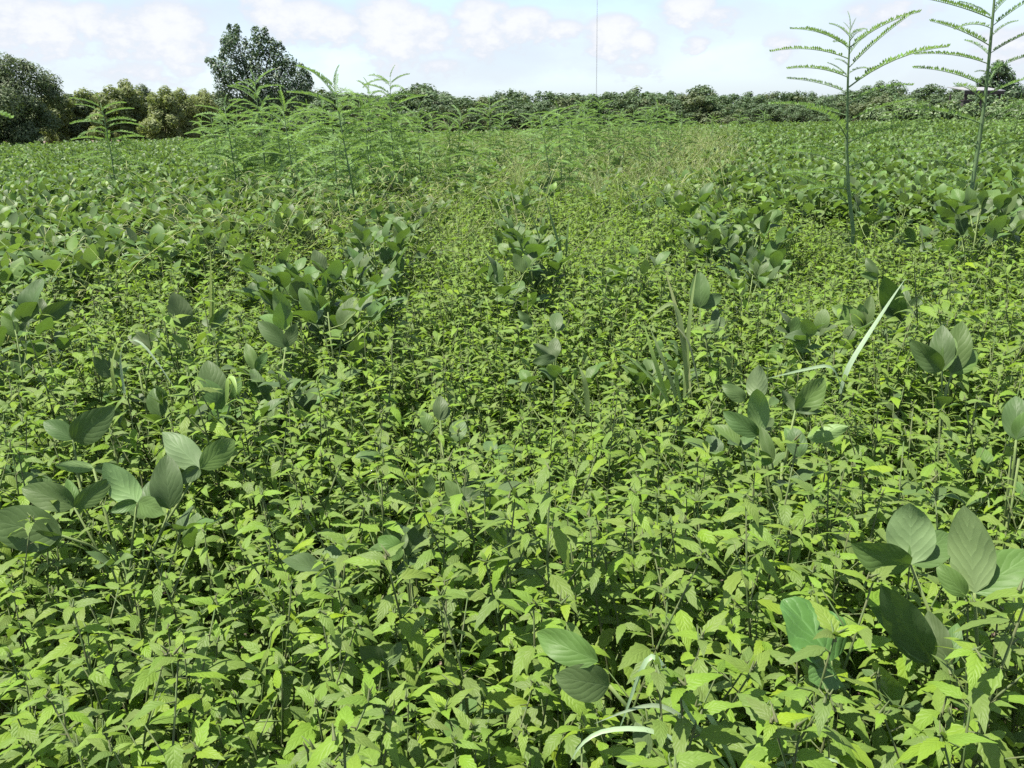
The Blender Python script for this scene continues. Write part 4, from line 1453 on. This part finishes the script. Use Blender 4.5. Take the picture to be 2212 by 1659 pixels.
# broad crinkled vine leaf low at the right
vy = .78
vb = at_y(1795, 1428, vy)
vine = tag(empty('vine_plant', (vb[0], vy, 0)), 'single broad crinkled vine leaf with a toothed rim low at the right', 'vine')
VL = blade(1.0, .98, prof_round, 14, 6, pitch=.25, curl=-.55, fold=.18, tooth=.02, wave=.16, cup=-.3, seed=5)
vl = child('leaf', VL.mesh('leaf', m_melon), vine, span_matrix((0, 0, vb[2]), at_y(1692, 1292, vy + .05) - np.array([vb[0], vy, 0]), (.25, -.45, .8)))
VL2 = blade(1.0, .9, prof_round, 10, 4, pitch=.1, curl=-.7, fold=.2, tooth=.03, wave=.2, seed=6)
child('leaf', VL2.mesh('leaf', m_melon), vine, span_matrix((0, -.005, vb[2] - .004), at_y(1772, 1376, vy - .01) - np.array([vb[0], vy, 0]) + np.array([-.01, -.03, -.03]), (.2, -.6, .6)))
child('stem', MB().tube([(.03, .02, 0), (.02, .01, vb[2] * .6), (0, 0, vb[2])], [.003, .0025, .002], 5).mesh('stem', m_soystem), vine)


# --- grass that nobody could count
def grass_kind(seed, n, h, W, arch, straw, heads):
    g = np.random.default_rng(seed)
    mb = MB()
    for q in range(n):
        a = g.random() * 6.28
        b = g.normal(size=2) * .03
        hh = h * g.uniform(.6, 1.1)
        out = arch * g.uniform(.4, 1.2)
        P3 = []
        for t in np.linspace(0, 1, 5):
            P3.append((b[0] + math.cos(a) * out * t ** 2.0, b[1] + math.sin(a) * out * t ** 2.0, hh * (t - .38 * (out / h) * t ** 3)))
        s = strip(P3, W * g.uniform(.7, 1.2))
        s.mi = [1 if g.random() < straw else 0] * len(s.mi)
        mb.add_m(s, Matrix.Identity(4), g.random())
    for q in range(heads):
        a = g.random() * 6.28
        hh = h * g.uniform(1.0, 1.35)
        out = arch * g.uniform(.6, 1.6)
        P3 = [np.array([math.cos(a) * out * t ** 1.8, math.sin(a) * out * t ** 1.8, hh * (t - .3 * t ** 3 * (out / h))]) for t in np.linspace(0, 1, 7)]
        mb.tube(P3, [.0016, .0016, .0015, .0014, .0012, .001, .0006], 3, mi=1, rnd=g.random())
        for w in range(2):      # finger-like seed spikes
            e_ = P3[-1] + np.array([math.cos(a + g.normal() * .6) * .06, math.sin(a + g.normal() * .6) * .06, g.uniform(-.03, .05)])
            mb.tube([P3[-1], P3[-1] * .5 + e_ * .5 + np.array([0, 0, .012]), e_], [.0016, .0022, .001], 3, mi=1, rnd=g.random())
    return mb.mesh('grass_kind', [m_grass, m_straw])


GK = [grass_kind(1300 + k, 16, .68, .012, .28, .03, 0) for k in range(4)] + [grass_kind(1310 + k, 6, .84, .010, .50, .25, 5) for k in range(4)] + [grass_kind(1320 + k, 18, .64, .010, .16, .05, 1) for k in range(3)]
g = np.random.default_rng(31)
gp = np.concatenate([grid_jitter(.12, 4.2, 12, .66, .3, g), grid_jitter(.2, 12, 26, .66, .5, g), grid_jitter(.32, 26, 42, .66, .5, g)])
x, y = gp[:, 0], gp[:, 1]
lane = (x > left_x(y) - .2) & (x < right_x(y) + .1)
limit = np.interp(x, [-2, -1.2, -.6, .1, 1.2, 2.2, 3.2], [4.4, 4.8, 6.0, 7.4, 6.3, 6.2, 6.4])
pr = np.clip((y - limit) * .8 + .12, 0, 1) * np.where(y < 12, .85, .9)
keep = lane & (g.random(len(gp)) < pr)
# arching straw grass among the left crop and straw patch before the large feathery weed
gp2 = grid_jitter(.2, 2.9, 9, .66, .4, g)
k2 = (gp2[:, 0] < left_x(gp2[:, 1]) + .5) & (g.random(len(gp2)) < np.where((gp2[:, 0] > -3.2) & (gp2[:, 1] < 6.5), .15, .03))
gp3 = np.stack([g.normal(-1.15, .38, 44), g.normal(5.0, .5, 44)], 1)
gp4 = np.stack([g.normal(-.15, .35, 16), g.normal(4.9, .5, 16)], 1)
P_ = np.concatenate([gp[keep], gp2[k2], gp3, gp4])
kk = np.concatenate([np.where((gp[keep][:, 0] > .3) & (gp[keep][:, 1] < 20) & (g.random(keep.sum()) < .12), 5, g.choice([0, 1, 2, 3, 8, 9, 10], keep.sum())), g.choice([4, 5, 6, 7, 1], k2.sum()), g.choice([4, 5, 6, 7], 44), g.choice([4, 5, 0, 8], 16)])
sc_ = np.where(P_[:, 1] > 26, 1.3, np.where(P_[:, 1] > 12, 1.1, 1.0)) * g.uniform(.8, 1.15, len(P_))
scatter('grass', np.column_stack([P_, np.zeros(len(P_))]), np.column_stack([g.normal(size=(len(P_), 2)) * .08, g.random(len(P_)) * 6.28]), sc_, kk, GK,
        'green and straw-coloured grass growing in the lane and among the crop')
print('objects', len(scene.objects), 'trees', count)
